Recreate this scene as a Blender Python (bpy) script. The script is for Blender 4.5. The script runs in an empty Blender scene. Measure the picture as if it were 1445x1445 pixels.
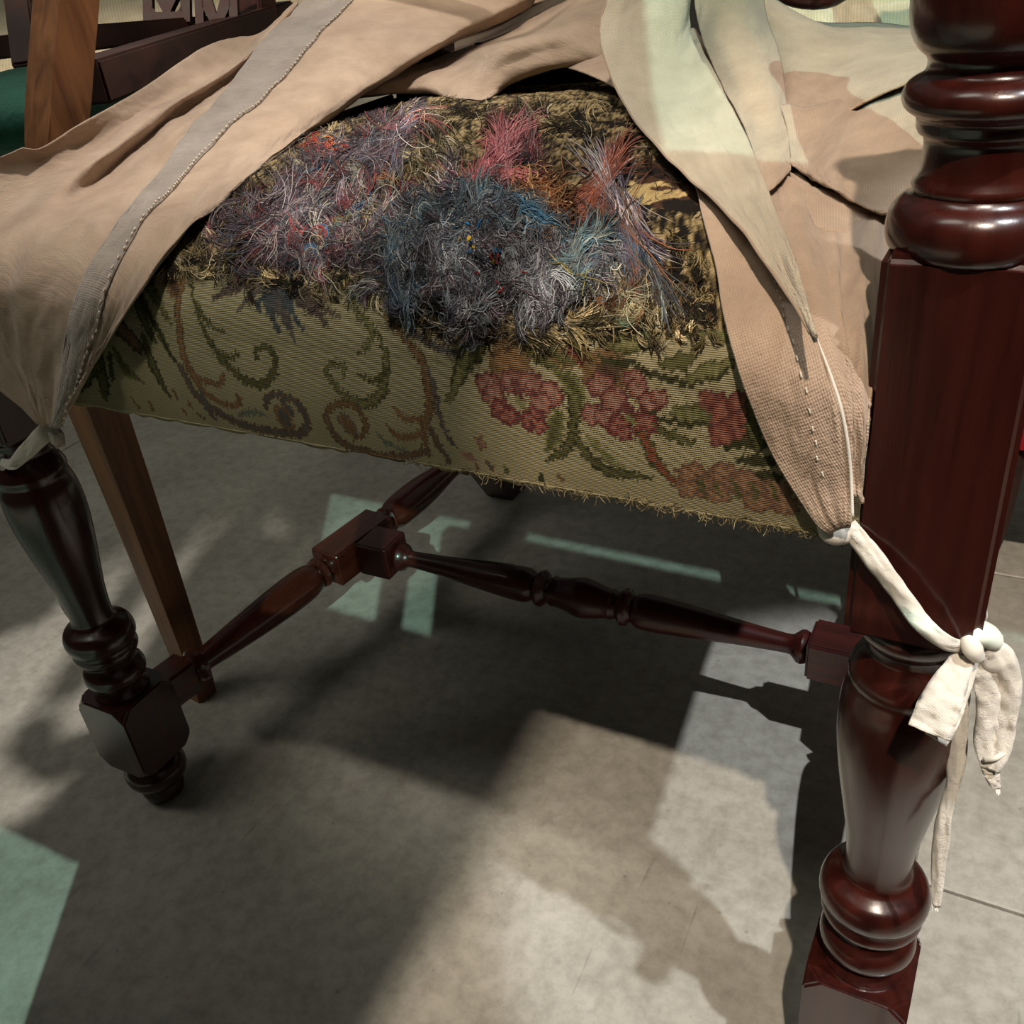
import bpy, bmesh, math, random
import numpy as np
from mathutils import Vector, Matrix
random.seed(7); rng = np.random.default_rng(7)
scene = bpy.context.scene
COL = scene.collection

# ------------------------------------------------------------------ camera
F_PX = 1352.888
CAM = np.array([0.55961, -0.32399, 0.57907])
RR = np.array([0.8805657, 0.46312715, -0.10058477])
UU = np.array([-0.17070987, 0.50794941, 0.8443018])
FF = np.array([-0.44211106, 0.72629239, -0.5263432])
cd = bpy.data.cameras.new('camera'); cam = bpy.data.objects.new('camera', cd); COL.objects.link(cam)
cd.sensor_width = 36; cd.sensor_height = 36; cd.lens = F_PX / 1445 * 36; cd.clip_start = 0.02; cd.clip_end = 60
cam.matrix_world = Matrix(((RR[0], UU[0], -FF[0], CAM[0]), (RR[1], UU[1], -FF[1], CAM[1]), (RR[2], UU[2], -FF[2], CAM[2]), (0, 0, 0, 1)))
scene.camera = cam

# ------------------------------------------------------------------ world, lamps, exposure
w = bpy.data.worlds.new('hall_light'); scene.world = w; w.use_nodes = True
bg = w.node_tree.nodes['Background']; bg.inputs[0].default_value = (0.89, 0.89, 0.82, 1); bg.inputs[1].default_value = 0.105
scene.view_settings.view_transform = 'Standard'; scene.view_settings.look = 'None'
scene.view_settings.exposure = 0.0; scene.view_settings.gamma = 1.0; scene.view_settings.use_curve_mapping = False

def spot(name, target, travel, dist, power, color, size, cone=60, blend=.3):
    d = Vector(travel).normalized()
    l = bpy.data.lights.new(name, 'SPOT'); l.energy = power; l.color = color; l.shadow_soft_size = size
    l.spot_size = math.radians(cone); l.spot_blend = blend
    o = bpy.data.objects.new(name, l); COL.objects.link(o)
    o.location = Vector(target) - d * dist; o.rotation_euler = d.to_track_quat('-Z', 'Y').to_euler()
    return o
spot('ceiling_spot_warm', (.30, .1, 0), (-.080, .170, -.31), 3.2, 320, (1.0, .85, .70), .022, 50)
spot('ceiling_spot_cool', (.582, .130, 0), (-.36, .22, -1), 2.6, 200, (.92, .96, 1.0), .022, 12.8, .12)
spot('ceiling_spot_green', (.15, .2, 0), (-.46, .88, -.735), 3.4, 300, (.60, 1.0, .86), .005, 44)
spot('fill_spot_left', (.05, .25, .5), (.35, .50, -1.0), 2.6, 155, (.96, .95, .84), .85, 36, .5)  # added soft fill for the left side of seat and floor
spot('fill_spot_cover', (.03, .22, .5), (-.16, -.30, -1.0), 2.6, 330, (1.0, .93, .87), .08, 12.5, .7)  # added fill, aimed to brighten the left drape of the cover
spot('fill_spot_seat', (.27, .16, .47), (-.10, .36, -1), 2.6, 230, (1.0, .92, .82), .10, 11.5, .7)  # added fill, narrowed to brighten the seat top only
spot('fill_spot_back', (-.8, 2.0, .9), (-.25, .75, -.75), 3.0, 750, (1.0, .90, .74), .10, 24)  # added fill, aimed to brighten the cream drape behind

# ------------------------------------------------------------------ helpers
def ray(x, y): return FF + RR * (x - 722.5) / F_PX - UU * (y - 722.5) / F_PX
def P(x, y, t): return CAM + ray(x, y) * t
def PZ(x, y, z):
    d = ray(x, y); return CAM + d * ((z - CAM[2]) / d[2])
def PY(x, y, Y):
    d = ray(x, y); return CAM + d * ((Y - CAM[1]) / d[1])

def tag(o, label=None, cat=None, group=None, kind=None):
    if label: o['label'] = label
    if cat: o['category'] = cat
    if group: o['group'] = group
    if kind: o['kind'] = kind
    return o
def empty(name, loc, label, cat, group=None):
    o = bpy.data.objects.new(name, None); COL.objects.link(o); o.location = loc; o.empty_display_size = .05
    return tag(o, label, cat, group)
def link(name, me, mat, parent=None, smooth=True):
    o = bpy.data.objects.new(name, me); COL.objects.link(o)
    if mat: me.materials.append(mat)
    if smooth: me.polygons.foreach_set('use_smooth', [True] * len(me.polygons))
    if parent:
        o.parent = parent
        pl = Vector((0, 0, 0)); q = parent
        while q: pl += q.location; q = q.parent
        if smooth != 'keep': me.transform(Matrix.Translation(-pl))
    me.update()
    return o
def from_bm(name, bm, mat, parent=None, smooth=True, angle=None):
    me = bpy.data.meshes.new(name); bmesh.ops.recalc_face_normals(bm, faces=bm.faces); bm.to_mesh(me); bm.free()
    o = link(name, me, mat, parent, smooth)
    if angle:
        me.set_sharp_from_angle(angle=math.radians(angle))
    return o
def arr_mesh(name, verts, faces, mat, parent=None, smooth=True, colors=None, uv=None):
    me = bpy.data.meshes.new(name)
    verts = np.asarray(verts, dtype=np.float32); faces = np.asarray(faces, dtype=np.int32)
    n, k = faces.shape
    me.vertices.add(len(verts)); me.vertices.foreach_set('co', verts.ravel())
    me.loops.add(n * k); me.loops.foreach_set('vertex_index', faces.ravel())
    me.polygons.add(n); me.polygons.foreach_set('loop_start', np.arange(0, n * k, k, dtype=np.int32))
    me.update(calc_edges=True)
    if colors is not None:
        a = me.color_attributes.new('Col', 'FLOAT_COLOR', 'POINT')
        c = np.ones((len(verts), 4), np.float32); c[:, :3] = colors; a.data.foreach_set('color', c.ravel())
    if uv is not None:
        u = me.uv_layers.new(name='UVMap'); u.data.foreach_set('uv', np.asarray(uv, np.float32)[faces.ravel()].ravel())
    return link(name, me, mat, parent, smooth)

def catmull(pts, n, closed=False):
    pts = np.asarray(pts, float)
    if len(pts) == 2:
        s = np.linspace(0, 1, n)[:, None]; return pts[0] * (1 - s) + pts[1] * s
    ext = np.vstack([2 * pts[0] - pts[1], pts, 2 * pts[-1] - pts[-2]])
    def ev(u):
        i = np.clip(u.astype(int), 0, len(pts) - 2); f = (u - i)[:, None]
        p0, p1, p2, p3 = ext[i], ext[i + 1], ext[i + 2], ext[i + 3]
        return .5 * ((2 * p1) + (-p0 + p2) * f + (2 * p0 - 5 * p1 + 4 * p2 - p3) * f ** 2 + (-p0 + 3 * p1 - 3 * p2 + p3) * f ** 3)
    uu = np.linspace(0, len(pts) - 1, 40 * len(pts)); q = ev(uu)
    L = np.concatenate([[0], np.cumsum(np.linalg.norm(np.diff(q, axis=0), axis=1))])
    return ev(np.interp(np.linspace(0, L[-1], n), L, uu))

def hash2(ix, iy, seed=0):
    h = (ix * 374761393 + iy * 668265263 + seed * 974634777) & 0xffffffff
    h = ((h ^ (h >> 13)) * 1274126177) & 0xffffffff
    return ((h ^ (h >> 16)) & 0xffff) / 65535.0
def vnoise(x, y, seed=0):
    x = np.asarray(x, float); y = np.asarray(y, float)
    ix = np.floor(x).astype(np.int64); iy = np.floor(y).astype(np.int64); fx = x - ix; fy = y - iy
    fx = fx * fx * (3 - 2 * fx); fy = fy * fy * (3 - 2 * fy)
    a = hash2(ix, iy, seed); b = hash2(ix + 1, iy, seed); c = hash2(ix, iy + 1, seed); d = hash2(ix + 1, iy + 1, seed)
    return (a * (1 - fx) + b * fx) * (1 - fy) + (c * (1 - fx) + d * fx) * fy
def fbm(x, y, seed=0, o=4):
    s = 0; a = .5
    for k in range(o): s = s + a * vnoise(x * 2 ** k, y * 2 ** k, seed + k * 17); a *= .5
    return s

def lin(c): # sRGB 0-255 -> linear
    c = np.asarray(c, float) / 255
    return np.where(c <= .04045, c / 12.92, ((c + .055) / 1.055) ** 2.4)

# ------------------------------------------------------------------ materials
def newmat(name):
    m = bpy.data.materials.new(name); m.use_nodes = True; nt = m.node_tree
    return m, nt, nt.nodes['Principled BSDF']
def N(nt, t, **kw):
    n = nt.nodes.new(t)
    for k, v in kw.items():
        if k in n.inputs: n.inputs[k].default_value = v
        else: setattr(n, k, v)
    return n
def ramp(nt, stops):
    r = nt.nodes.new('ShaderNodeValToRGB'); e = r.color_ramp.elements
    while len(e) < len(stops): e.new(.5)
    for i, (p, c) in enumerate(stops): e[i].position = p; e[i].color = tuple(lin(c)) + (1,)
    return r
def wood(name, c1, c2, stretch=(60, 60, 4), rough=.22, coat=.5, scale=1.0):
    m, nt, b = newmat(name); L = nt.links.new
    tc = N(nt, 'ShaderNodeTexCoord'); mp = N(nt, 'ShaderNodeMapping'); mp.inputs['Scale'].default_value = stretch
    L(tc.outputs['Object'], mp.inputs['Vector'])
    n = N(nt, 'ShaderNodeTexNoise', Scale=1.6 * scale, Detail=6.0, Roughness=.6, Distortion=.6); L(mp.outputs[0], n.inputs['Vector'])
    r = ramp(nt, [(.32, c1), (.68, c2)]); L(n.outputs['Fac'], r.inputs[0]); L(r.outputs[0], b.inputs['Base Color'])
    n2 = N(nt, 'ShaderNodeTexNoise', Scale=6.0 * scale, Detail=4.0); L(mp.outputs[0], n2.inputs['Vector'])
    bp = N(nt, 'ShaderNodeBump', Strength=.12, Distance=.0006); L(n2.outputs['Fac'], bp.inputs['Height']); L(bp.outputs[0], b.inputs['Normal'])
    rr = N(nt, 'ShaderNodeMapRange'); rr.inputs[3].default_value = rough * .8; rr.inputs[4].default_value = rough * 1.5
    L(n.outputs['Fac'], rr.inputs[0]); L(rr.outputs[0], b.inputs['Roughness'])
    b.inputs['Coat Weight'].default_value = coat; b.inputs['Coat Roughness'].default_value = .12
    return m
MAHOG = wood('mahogany', (35, 11, 8), (60, 21, 15), coat=.3)
MAHOG_X = wood('mahogany_across', (46, 14, 11), (78, 27, 21), (4, 60, 60), .3, .3)
MAHOG_Y = wood('mahogany_along', (48, 17, 11), (88, 36, 22), (60, 4, 60), .25, .4)
OLDWOOD = wood('worn_walnut', (98, 60, 34), (150, 98, 56), (50, 50, 4), .45, .1)
DARKWOOD = wood('dark_rosewood', (38, 16, 11), (66, 32, 22), (40, 8, 40), .55, .0)

def cloth_mat(name, c1, c2, rough=.9, freq=1500., bump=.35, sheen=.25, weave=.42, gather=0):
    m, nt, b = newmat(name); L = nt.links.new
    uv = N(nt, 'ShaderNodeUVMap')
    n = N(nt, 'ShaderNodeTexNoise', Scale=26.0, Detail=5.0, Roughness=.6); L(uv.outputs[0], n.inputs['Vector'])
    r = ramp(nt, [(.3, c1), (.7, c2)]); L(n.outputs['Fac'], r.inputs[0])
    w1 = N(nt, 'ShaderNodeTexWave', Scale=freq / 6.0, Distortion=.8, Detail=1.0); w1.bands_direction = 'X'; L(uv.outputs[0], w1.inputs['Vector'])
    w2 = N(nt, 'ShaderNodeTexWave', Scale=freq / 4.2, Distortion=1.2, Detail=1.0); w2.bands_direction = 'Y'; L(uv.outputs[0], w2.inputs['Vector'])
    mx = N(nt, 'ShaderNodeMath', operation='ADD'); L(w1.outputs['Fac'], mx.inputs[0]); L(w2.outputs['Fac'], mx.inputs[1])
    n2 = N(nt, 'ShaderNodeTexNoise', Scale=90.0, Detail=6.0, Roughness=.7); L(uv.outputs[0], n2.inputs['Vector'])
    hsv = N(nt, 'ShaderNodeMixRGB', blend_type='MULTIPLY'); hsv.inputs[0].default_value = weave
    mr = N(nt, 'ShaderNodeMapRange'); mr.inputs[1].default_value = 0; mr.inputs[2].default_value = 2; mr.inputs[3].default_value = .55; mr.inputs[4].default_value = 1.25
    L(mx.outputs[0], mr.inputs[0]); L(r.outputs[0], hsv.inputs[1]); L(mr.outputs[0], hsv.inputs[2]); L(hsv.outputs[0], b.inputs['Base Color'])
    b1 = N(nt, 'ShaderNodeBump', Strength=bump, Distance=.0004); L(mx.outputs[0], b1.inputs['Height'])
    b2 = N(nt, 'ShaderNodeBump', Strength=.55, Distance=.003); L(n2.outputs['Fac'], b2.inputs['Height']); L(b1.outputs[0], b2.inputs['Normal'])
    if gather:
        mp = N(nt, 'ShaderNodeMapping'); mp.inputs['Scale'].default_value = (110, 14, 1); L(uv.outputs[0], mp.inputs['Vector'])
        n3 = N(nt, 'ShaderNodeTexNoise', Scale=1.0, Detail=3.0); L(mp.outputs[0], n3.inputs['Vector'])
        b3 = N(nt, 'ShaderNodeBump', Strength=.8, Distance=gather); L(n3.outputs['Fac'], b3.inputs['Height']); L(b2.outputs[0], b3.inputs['Normal']); b2 = b3
    L(b2.outputs[0], b.inputs['Normal'])
    b.inputs['Roughness'].default_value = rough; b.inputs['Sheen Weight'].default_value = sheen
    b.inputs['Specular IOR Level'].default_value = .2
    return m
LINEN = cloth_mat('washed_linen', (158, 134, 112), (184, 160, 137))
HEM = cloth_mat('linen_hem', (136, 122, 108), (168, 154, 140), .42, gather=.0035, freq=1500, weave=.4, bump=.5, sheen=.5)#, 1500, .5, .5)
PALE = cloth_mat('pale_linen', (168, 156, 134), (190, 178, 156))  # paler, greyer linen for the folded flap
SELV = cloth_mat('cotton_tape', (214, 205, 190), (232, 226, 213), .85, 3600, .4, .25, .25)
FLEECE = cloth_mat('cream_fleece', (226, 212, 172), (246, 236, 204), .95, 400, .9)
GREEN = cloth_mat('green_seat_cloth', (22, 82, 66), (34, 104, 84), .6, 1500, .2)
RED = cloth_mat('red_velvet', (140, 8, 22), (176, 14, 30), .8, 1200, .2)

def vcol_mat(name, rough=.85, ribs=False):
    m, nt, b = newmat(name); L = nt.links.new
    a = N(nt, 'ShaderNodeVertexColor'); a.layer_name = 'Col'
    b.inputs['Roughness'].default_value = rough; b.inputs['Specular IOR Level'].default_value = .2
    if ribs:
        uv = N(nt, 'ShaderNodeUVMap')
        w1 = N(nt, 'ShaderNodeTexWave', Scale=380.0, Distortion=1.0, Detail=2.0); w1.bands_direction = 'Y'; L(uv.outputs[0], w1.inputs['Vector'])
        n2 = N(nt, 'ShaderNodeTexNoise', Scale=160.0, Detail=6.0, Roughness=.75); L(uv.outputs[0], n2.inputs['Vector'])
        ml = N(nt, 'ShaderNodeMixRGB', blend_type='MULTIPLY'); ml.inputs[0].default_value = .55
        mr = N(nt, 'ShaderNodeMapRange'); mr.inputs[3].default_value = .6; mr.inputs[4].default_value = 1.15
        L(w1.outputs['Fac'], mr.inputs[0]); L(a.outputs[0], ml.inputs[1]); L(mr.outputs[0], ml.inputs[2]); L(ml.outputs[0], b.inputs['Base Color'])
        b1 = N(nt, 'ShaderNodeBump', Strength=.7, Distance=.0007); L(w1.outputs['Fac'], b1.inputs['Height'])
        b2 = N(nt, 'ShaderNodeBump', Strength=.3, Distance=.0015); L(n2.outputs['Fac'], b2.inputs['Height']); L(b1.outputs[0], b2.inputs['Normal'])
        L(b2.outputs[0], b.inputs['Normal'])
    else: L(a.outputs[0], b.inputs['Base Color'])
    return m
TAPE_M = vcol_mat('tapestry_weave', .9, True)
WOOL_M = vcol_mat('wool_thread', .8)

def gold_mat():
    m, nt, b = newmat('gold_gimp'); L = nt.links.new
    tc = N(nt, 'ShaderNodeTexCoord'); w1 = N(nt, 'ShaderNodeTexWave', Scale=120.0, Distortion=3.0, Detail=2.0); w1.bands_direction = 'Z'; L(tc.outputs['Object'], w1.inputs['Vector'])
    r = ramp(nt, [(.2, (96, 62, 30)), (.8, (196, 150, 96))]); L(w1.outputs['Fac'], r.inputs[0]); L(r.outputs[0], b.inputs['Base Color'])
    bp = N(nt, 'ShaderNodeBump', Strength=.8, Distance=.001); L(w1.outputs['Fac'], bp.inputs['Height']); L(bp.outputs[0], b.inputs['Normal'])
    b.inputs['Roughness'].default_value = .5
    return m
GOLD = gold_mat()

def floor_mat():
    m, nt, b = newmat('polished_concrete'); L = nt.links.new
    g = N(nt, 'ShaderNodeNewGeometry')
    n1 = N(nt, 'ShaderNodeTexNoise', Scale=5.0, Detail=8.0, Roughness=.62, Distortion=.4); L(g.outputs['Position'], n1.inputs['Vector'])
    r1 = ramp(nt, [(.30, (148, 144, 133)), (.50, (168, 164, 153)), (.72, (188, 184, 173))]); L(n1.outputs['Fac'], r1.inputs[0])
    n2 = N(nt, 'ShaderNodeTexNoise', Scale=70.0, Detail=6.0, Roughness=.7); L(g.outputs['Position'], n2.inputs['Vector'])
    r2 = ramp(nt, [(.30, (196, 193, 188)), (.60, (255, 255, 255))]); L(n2.outputs['Fac'], r2.inputs[0])
    mx = N(nt, 'ShaderNodeMixRGB', blend_type='MULTIPLY'); mx.inputs[0].default_value = .7; L(r1.outputs[0], mx.inputs[1]); L(r2.outputs[0], mx.inputs[2])
    # pits: sparse dark specks
    v = N(nt, 'ShaderNodeTexVoronoi', Scale=38.0); L(g.outputs['Position'], v.inputs['Vector'])
    r3 = ramp(nt, [(.0, (60, 56, 50)), (.07, (255, 255, 255))]); L(v.outputs['Distance'], r3.inputs[0])
    m2 = N(nt, 'ShaderNodeMixRGB', blend_type='MULTIPLY'); m2.inputs[0].default_value = .55; L(mx.outputs[0], m2.inputs[1]); L(r3.outputs[0], m2.inputs[2])
    # fine scratches
    mp = N(nt, 'ShaderNodeMapping'); mp.inputs['Scale'].default_value = (140, 9, 1); mp.inputs['Rotation'].default_value = (0, 0, .5); L(g.outputs['Position'], mp.inputs['Vector'])
    n4 = N(nt, 'ShaderNodeTexNoise', Scale=1.0, Detail=3.0); L(mp.outputs[0], n4.inputs['Vector'])
    r4 = ramp(nt, [(.70, (255, 255, 255)), (.76, (170, 165, 158))]); L(n4.outputs['Fac'], r4.inputs[0])
    m3 = N(nt, 'ShaderNodeMixRGB', blend_type='MULTIPLY'); m3.inputs[0].default_value = .5; L(m2.outputs[0], m3.inputs[1]); L(r4.outputs[0], m3.inputs[2])
    L(m3.outputs[0], b.inputs['Base Color'])
    bp = N(nt, 'ShaderNodeBump', Strength=.25, Distance=.0015); L(n2.outputs['Fac'], bp.inputs['Height']); L(bp.outputs[0], b.inputs['Normal'])
    b.inputs['Roughness'].default_value = .5
    return m
FLOOR = floor_mat()
def flat(name, c, rough=.8):
    m, nt, b = newmat(name); n = N(nt, 'ShaderNodeTexNoise', Scale=30.0); r = ramp(nt, [(.3, tuple(x * .85 for x in c)), (.7, c)])
    nt.links.new(n.outputs['Fac'], r.inputs[0]); nt.links.new(r.outputs[0], b.inputs['Base Color']); b.inputs['Roughness'].default_value = rough; return m
GROUT = flat('joint_mortar', (60, 57, 52)); WEBBING = flat('dark_webbing', (40, 32, 26)); WALLM = flat('plaster', (205, 198, 180))

# ------------------------------------------------------------------ floor: slabs with recessed joints
def slab(x0, x1, y0, y1):
    g = .0012; bm = bmesh.new(); bmesh.ops.create_cube(bm, size=1)
    for v in bm.verts:
        v.co.x = (x0 + g) if v.co.x < 0 else (x1 - g); v.co.y = (y0 + g) if v.co.y < 0 else (y1 - g); v.co.z = -.02 if v.co.z < 0 else 0
    bmesh.ops.bevel(bm, geom=[e for e in bm.edges if all(v.co.z > -.01 for v in e.verts)], offset=.0012, segments=1, affect='EDGES')
    return bm
bm = bmesh.new(); bmesh.ops.create_cube(bm, size=1)
for v in bm.verts: v.co.x = -6 if v.co.x < 0 else 6; v.co.y = -4 if v.co.y < 0 else 8; v.co.z = -.06 if v.co.z < 0 else -.006
fl = from_bm('floor', bm, GROUT, None, False); fl['kind'] = 'structure'
xs = [-6, -3.05, -.62, .552, 1.75, 2.95, 6]; ysr = [-4, -1.6, -.42, .147, .527, 1.7, 2.9, 8]; ysl = [-4, -2.0, -.66, .545, 1.73, 2.9, 8]
for i in range(len(xs) - 1):
    ys = ysl if xs[i] < .5 else ysr
    for j in range(len(ys) - 1): from_bm('slab', slab(xs[i], xs[i + 1], ys[j], ys[j + 1]), FLOOR, fl, False)

def wall(name, x0, x1, y0, y1):
    bm = bmesh.new(); bmesh.ops.create_cube(bm, size=1)
    for v in bm.verts: v.co.x = x0 if v.co.x < 0 else x1; v.co.y = y0 if v.co.y < 0 else y1; v.co.z = -.02 if v.co.z < 0 else 3.2
    o = from_bm(name, bm, WALLM, None, False); o['kind'] = 'structure'
wall('wall_back', -5.2, 5.2, 7.0, 7.1); wall('wall_front', -5.2, 5.2, -3.9, -3.8); wall('wall_left', -5.2, -5.1, -3.9, 7.1); wall('wall_right', 5.1, 5.2, -3.9, 7.1)
# ------------------------------------------------------------------ lathe and block tools
def lathe(bm, prof, axis_from, axis_to, seg=40, sub=4):
    """prof: (distance along the axis, radius)"""
    A = Vector(axis_from); D = (Vector(axis_to) - A); Ln = D.length; D.normalize()
    q = D.to_track_quat('Z', 'Y'); pr = catmull([(a, b) for a, b in prof], len(prof) * sub) if sub > 1 else np.array(prof)
    rings = []
    for a, r in pr:
        rings.append([bm.verts.new(A + q @ Vector((max(r, .0004) * math.cos(k * 2 * math.pi / seg), max(r, .0004) * math.sin(k * 2 * math.pi / seg), a))) for k in range(seg)])
    for r0, r1 in zip(rings, rings[1:]):
        for k in range(seg): bm.faces.new((r0[k], r0[(k + 1) % seg], r1[(k + 1) % seg], r1[k]))
    bm.faces.new(rings[0][::-1]); bm.faces.new(rings[-1])
def block(bm, c, s, bev=.002, rot=None, cham=0):
    """box centred on c; cham cuts the four corners of both ends"""
    g = bmesh.ops.create_cube(bm, size=1, matrix=Matrix.Identity(4)); vs = g['verts']
    for v in vs: v.co = Vector((v.co.x * s[0], v.co.y * s[1], v.co.z * s[2]))
    if cham:
        r = bmesh.ops.bevel(bm, geom=vs, offset=cham, segments=1, affect='VERTICES'); vs = list({v for f in r['faces'] for v in f.verts})
        ed = list({e for v in vs for e in v.link_edges}); 
        r = bmesh.ops.bevel(bm, geom=ed, offset=bev, segments=2, affect='EDGES'); vs = list({v for f in r['faces'] for v in f.verts} )
    else:
        ed = list({e for v in vs for e in v.link_edges})
        r = bmesh.ops.bevel(bm, geom=ed, offset=bev, segments=3, affect='EDGES'); vs = list({v for f in r['faces'] for v in f.verts})
    # include flat faces left over
    allv = set(vs)
    for v in vs:
        for f in v.link_faces: allv.update(f.verts)
    M = (rot.to_matrix() if rot else Matrix.Identity(3))
    for v in allv: v.co = Vector(c) + M @ v.co

WX, H = .54, .0235
LEG = [(.113, .0195), (.1155, .0205), (.119, .0175), (.122, .0165), (.127, .0215), (.132, .0228), (.137, .0215), (.1405, .0185), (.144, .0175), (.1475, .021), (.152, .0235), (.156, .0228), (.158, .0222), (.162, .0248), (.168, .0252), (.174, .023), (.1775, .0185), (.181, .0152),
       (.190, .0148), (.205, .0160), (.222, .0186), (.245, .0222), (.265, .0246), (.280, .0251), (.290, .0244), (.297, .0228), (.3005, .0222), (.303, .0228), (.306, .0226), (.311, .0205), (.316, .0175), (.3185, .017), (.320, .0176), (.322, .0176), (.326, .0205), (.331, .0218), (.3345, .0205)]
FOOT = [(0, .0125), (.002, .0155), (.008, .0168), (.012, .0158), (.0155, .0152), (.018, .0195), (.024, .0236), (.031, .0238), (.0365, .0205), (.040, .0165), (.044, .0175), (.0475, .018)]
POST = [(.478, .0240), (.480, .0256), (.484, .0264), (.489, .0258), (.4925, .0235), (.4945, .0202), (.496, .0194), (.4975, .0202), (.4985, .0200), (.500, .0188), (.504, .0180), (.509, .0179), (.5115, .0184), (.5125, .0200), (.5145, .0208), (.5165, .0206), (.5175, .0218), (.5195, .0245), (.5225, .0256), (.5255, .0246), (.5275, .0222), (.5285, .0200), (.531, .0194), (.533, .0198), (.535, .0222), (.539, .0246), (.546, .0258), (.558, .0252), (.60, .0215), (.64, .0165), (.66, .018), (.67, .022), (.68, .018)]
chair = empty('armchair', (0, 0, 0), 'mahogany armchair with turned legs and worn floral tapestry seat under a linen cover', 'armchair')
def front_leg(x, tall=True):
    r = from_bm_leg(x)
    return r
def from_bm_leg(x):
    bm = bmesh.new()
    lathe(bm, FOOT, (x, 0, 0), (x, 0, 1)); lathe(bm, LEG, (x, 0, 0), (x, 0, 1))
    block(bm, (x, 0, .080), (.050, .050, .068), .0012, cham=.009)
    block(bm, (x, 0, .4075), (2 * H, 2 * H, .147), .0028)
    o = from_bm('front_leg', bm, MAHOG, chair, True, 32); return o
for x in (0, WX): from_bm_leg(x)
for x in (0, WX):
    bm = bmesh.new(); lathe(bm, POST, (x, 0, 0), (x, 0, 1)); from_bm('arm_post', bm, MAHOG, chair, True, 50)
# rear legs, plain and raked, behind the seat
YB, XB = .46, .045
for s, x in ((1, XB), (-1, WX - XB)):
    bm = bmesh.new()
    pts = [(x, YB + .055, 0), (x, YB, .12), (x, YB, .44), (x, YB + .03, .60), (x, YB + .09, .95)]
    c = catmull(pts, 20); rings = []
    for p in c:
        h = .017 if p[2] < .05 else .02
        rings.append([bm.verts.new((p[0] + a * h, p[1] + b * h, p[2])) for a, b in ((-1, -1), (1, -1), (1, 1), (-1, 1))])
    for a, b in zip(rings, rings[1:]):
        for k in range(4): bm.faces.new((a[k], a[(k + 1) % 4], b[(k + 1) % 4], b[k]))
    bm.faces.new(rings[0]); bm.faces.new(rings[-1])
    from_bm('rear_leg', bm, MAHOG, chair, True, 30)
bm = bmesh.new(); block(bm, (WX / 2, YB, .60), (WX - 2 * XB, .02, .05), .004); from_bm('back_rail', bm, MAHOG_X, chair, True, 30)
bm = bmesh.new(); block(bm, (.225, .474, .455), (.27, .014, .066), .004); from_bm('dark_gap_sheet', bm, WEBBING, chair, True, 30)  # dark sheet added to keep the shaded gap under the fold black
# seat rails hidden behind the tapestry
bm = bmesh.new()
block(bm, (WX / 2, .012, .408), (WX - 2 * H, .022, .05), .002); block(bm, (WX / 2, YB, .408), (WX - 2 * XB, .022, .05), .002)
for x0, x1 in ((0, XB), (WX, WX - XB)):
    a = Vector((x0, H, .408)); b_ = Vector((x1, YB - .02, .408)); d = b_ - a
    block(bm, (a + b_) / 2, (.022, d.length, .05), .002, Vector((0, 1, 0)).rotation_difference(d))
from_bm('seat_rail', bm, MAHOG_X, chair, True, 30)
bm = bmesh.new(); block(bm, (WX / 2, .235, .39), (WX - 2 * XB - .03, .42, .004), .001); from_bm('webbing', bm, WEBBING, chair, False)

# stretchers, laid out as an H
ZS = .087
Lb = Vector((0, 0, ZS)); J = Vector((.031, .252, ZS)); JR = Vector((WX - .031, .256, ZS))
def stretcher_profile(L, turned=True):
    # from one block face to the other, spindle with a bead at each end
    return [(0, .0105), (.004, .0135), (.0075, .0125), (.010, .0085), (.0125, .0125), (.016, .0125), (.0185, .0098), (.022, .0105)]
def side(La, Jn, Bk):
    bm = bmesh.new()
    d = (Jn - La).normalized(); L1 = (Jn - La).length
    q = Vector((0, 1, 0)).rotation_difference(d)
    block(bm, La + d * .039, (.026, .032, .030), .002, q)                 # squared end at the leg
    a0 = La + d * .053; Ls = L1 - .053 - .038
    pr = [(0, .0105), (.003, .0135), (.006, .012), (.0085, .0150), (.012, .0152), (.0145, .0095), (.017, .0095), (.05, .0125), (Ls * .62, .0158), (Ls - .030, .0160), (Ls - .0165, .0130), (Ls - .0145, .0095), (Ls - .012, .0145), (Ls - .008, .0145), (Ls - .0055, .0105), (Ls, .0105)]
    lathe(bm, pr, a0, a0 + d, 28, 3)
    block(bm, Jn + Vector((0, 0, 0)), (.034, .078, .034), .0022, q)
    d2 = (Bk - Jn).normalized(); a1 = Jn + d2 * .038; Lt = (Bk - Jn).length - .038 - .03
    pr = [(0, .0115), (.003, .0145), (.006, .0145), (.0085, .0105), (.0105, .0135), (.0135, .0135), (.0155, .010), (.018, .0130), (.030, .0160), (Lt * .5, .0162), (Lt * .85, .011), (Lt, .011)]
    lathe(bm, pr, a1, a1 + d2, 28, 3)
    block(bm, Bk - d2 * .02, (.026, .03, .030), .002, q)
    return from_bm('side_stretcher', bm, MAHOG_Y, chair, True, 35)
side(Lb, J, Vector((XB, YB, ZS)))
side(Vector((WX, 0, ZS)), JR, Vector((WX - XB, YB, ZS)))
bm = bmesh.new(); d = (JR - J).normalized(); q = Vector((1, 0, 0)).rotation_difference(d)
block(bm, J + d * .032, (.034, .036, .034), .0022, q); block(bm, JR - d * .034, (.040, .035, .034), .0022, q)
s0 = J + d * .049; Lc = (JR - J).length - .049 - .054
half = [(0, .0095), (.002, .0125), (.006, .0135), (.009, .011), (.012, .0080), (.020, .0078), (.05, .0100), (.085, .0135), (.112, .0155), (.122, .0150), (.126, .0125), (.129, .0110), (.1315, .0155), (.135, .0160), (.138, .0125), (.1405, .0110), (.1435, .0135), (.1465, .0128)]
Lh = Lc / 2; k = Lh / .168
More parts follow.
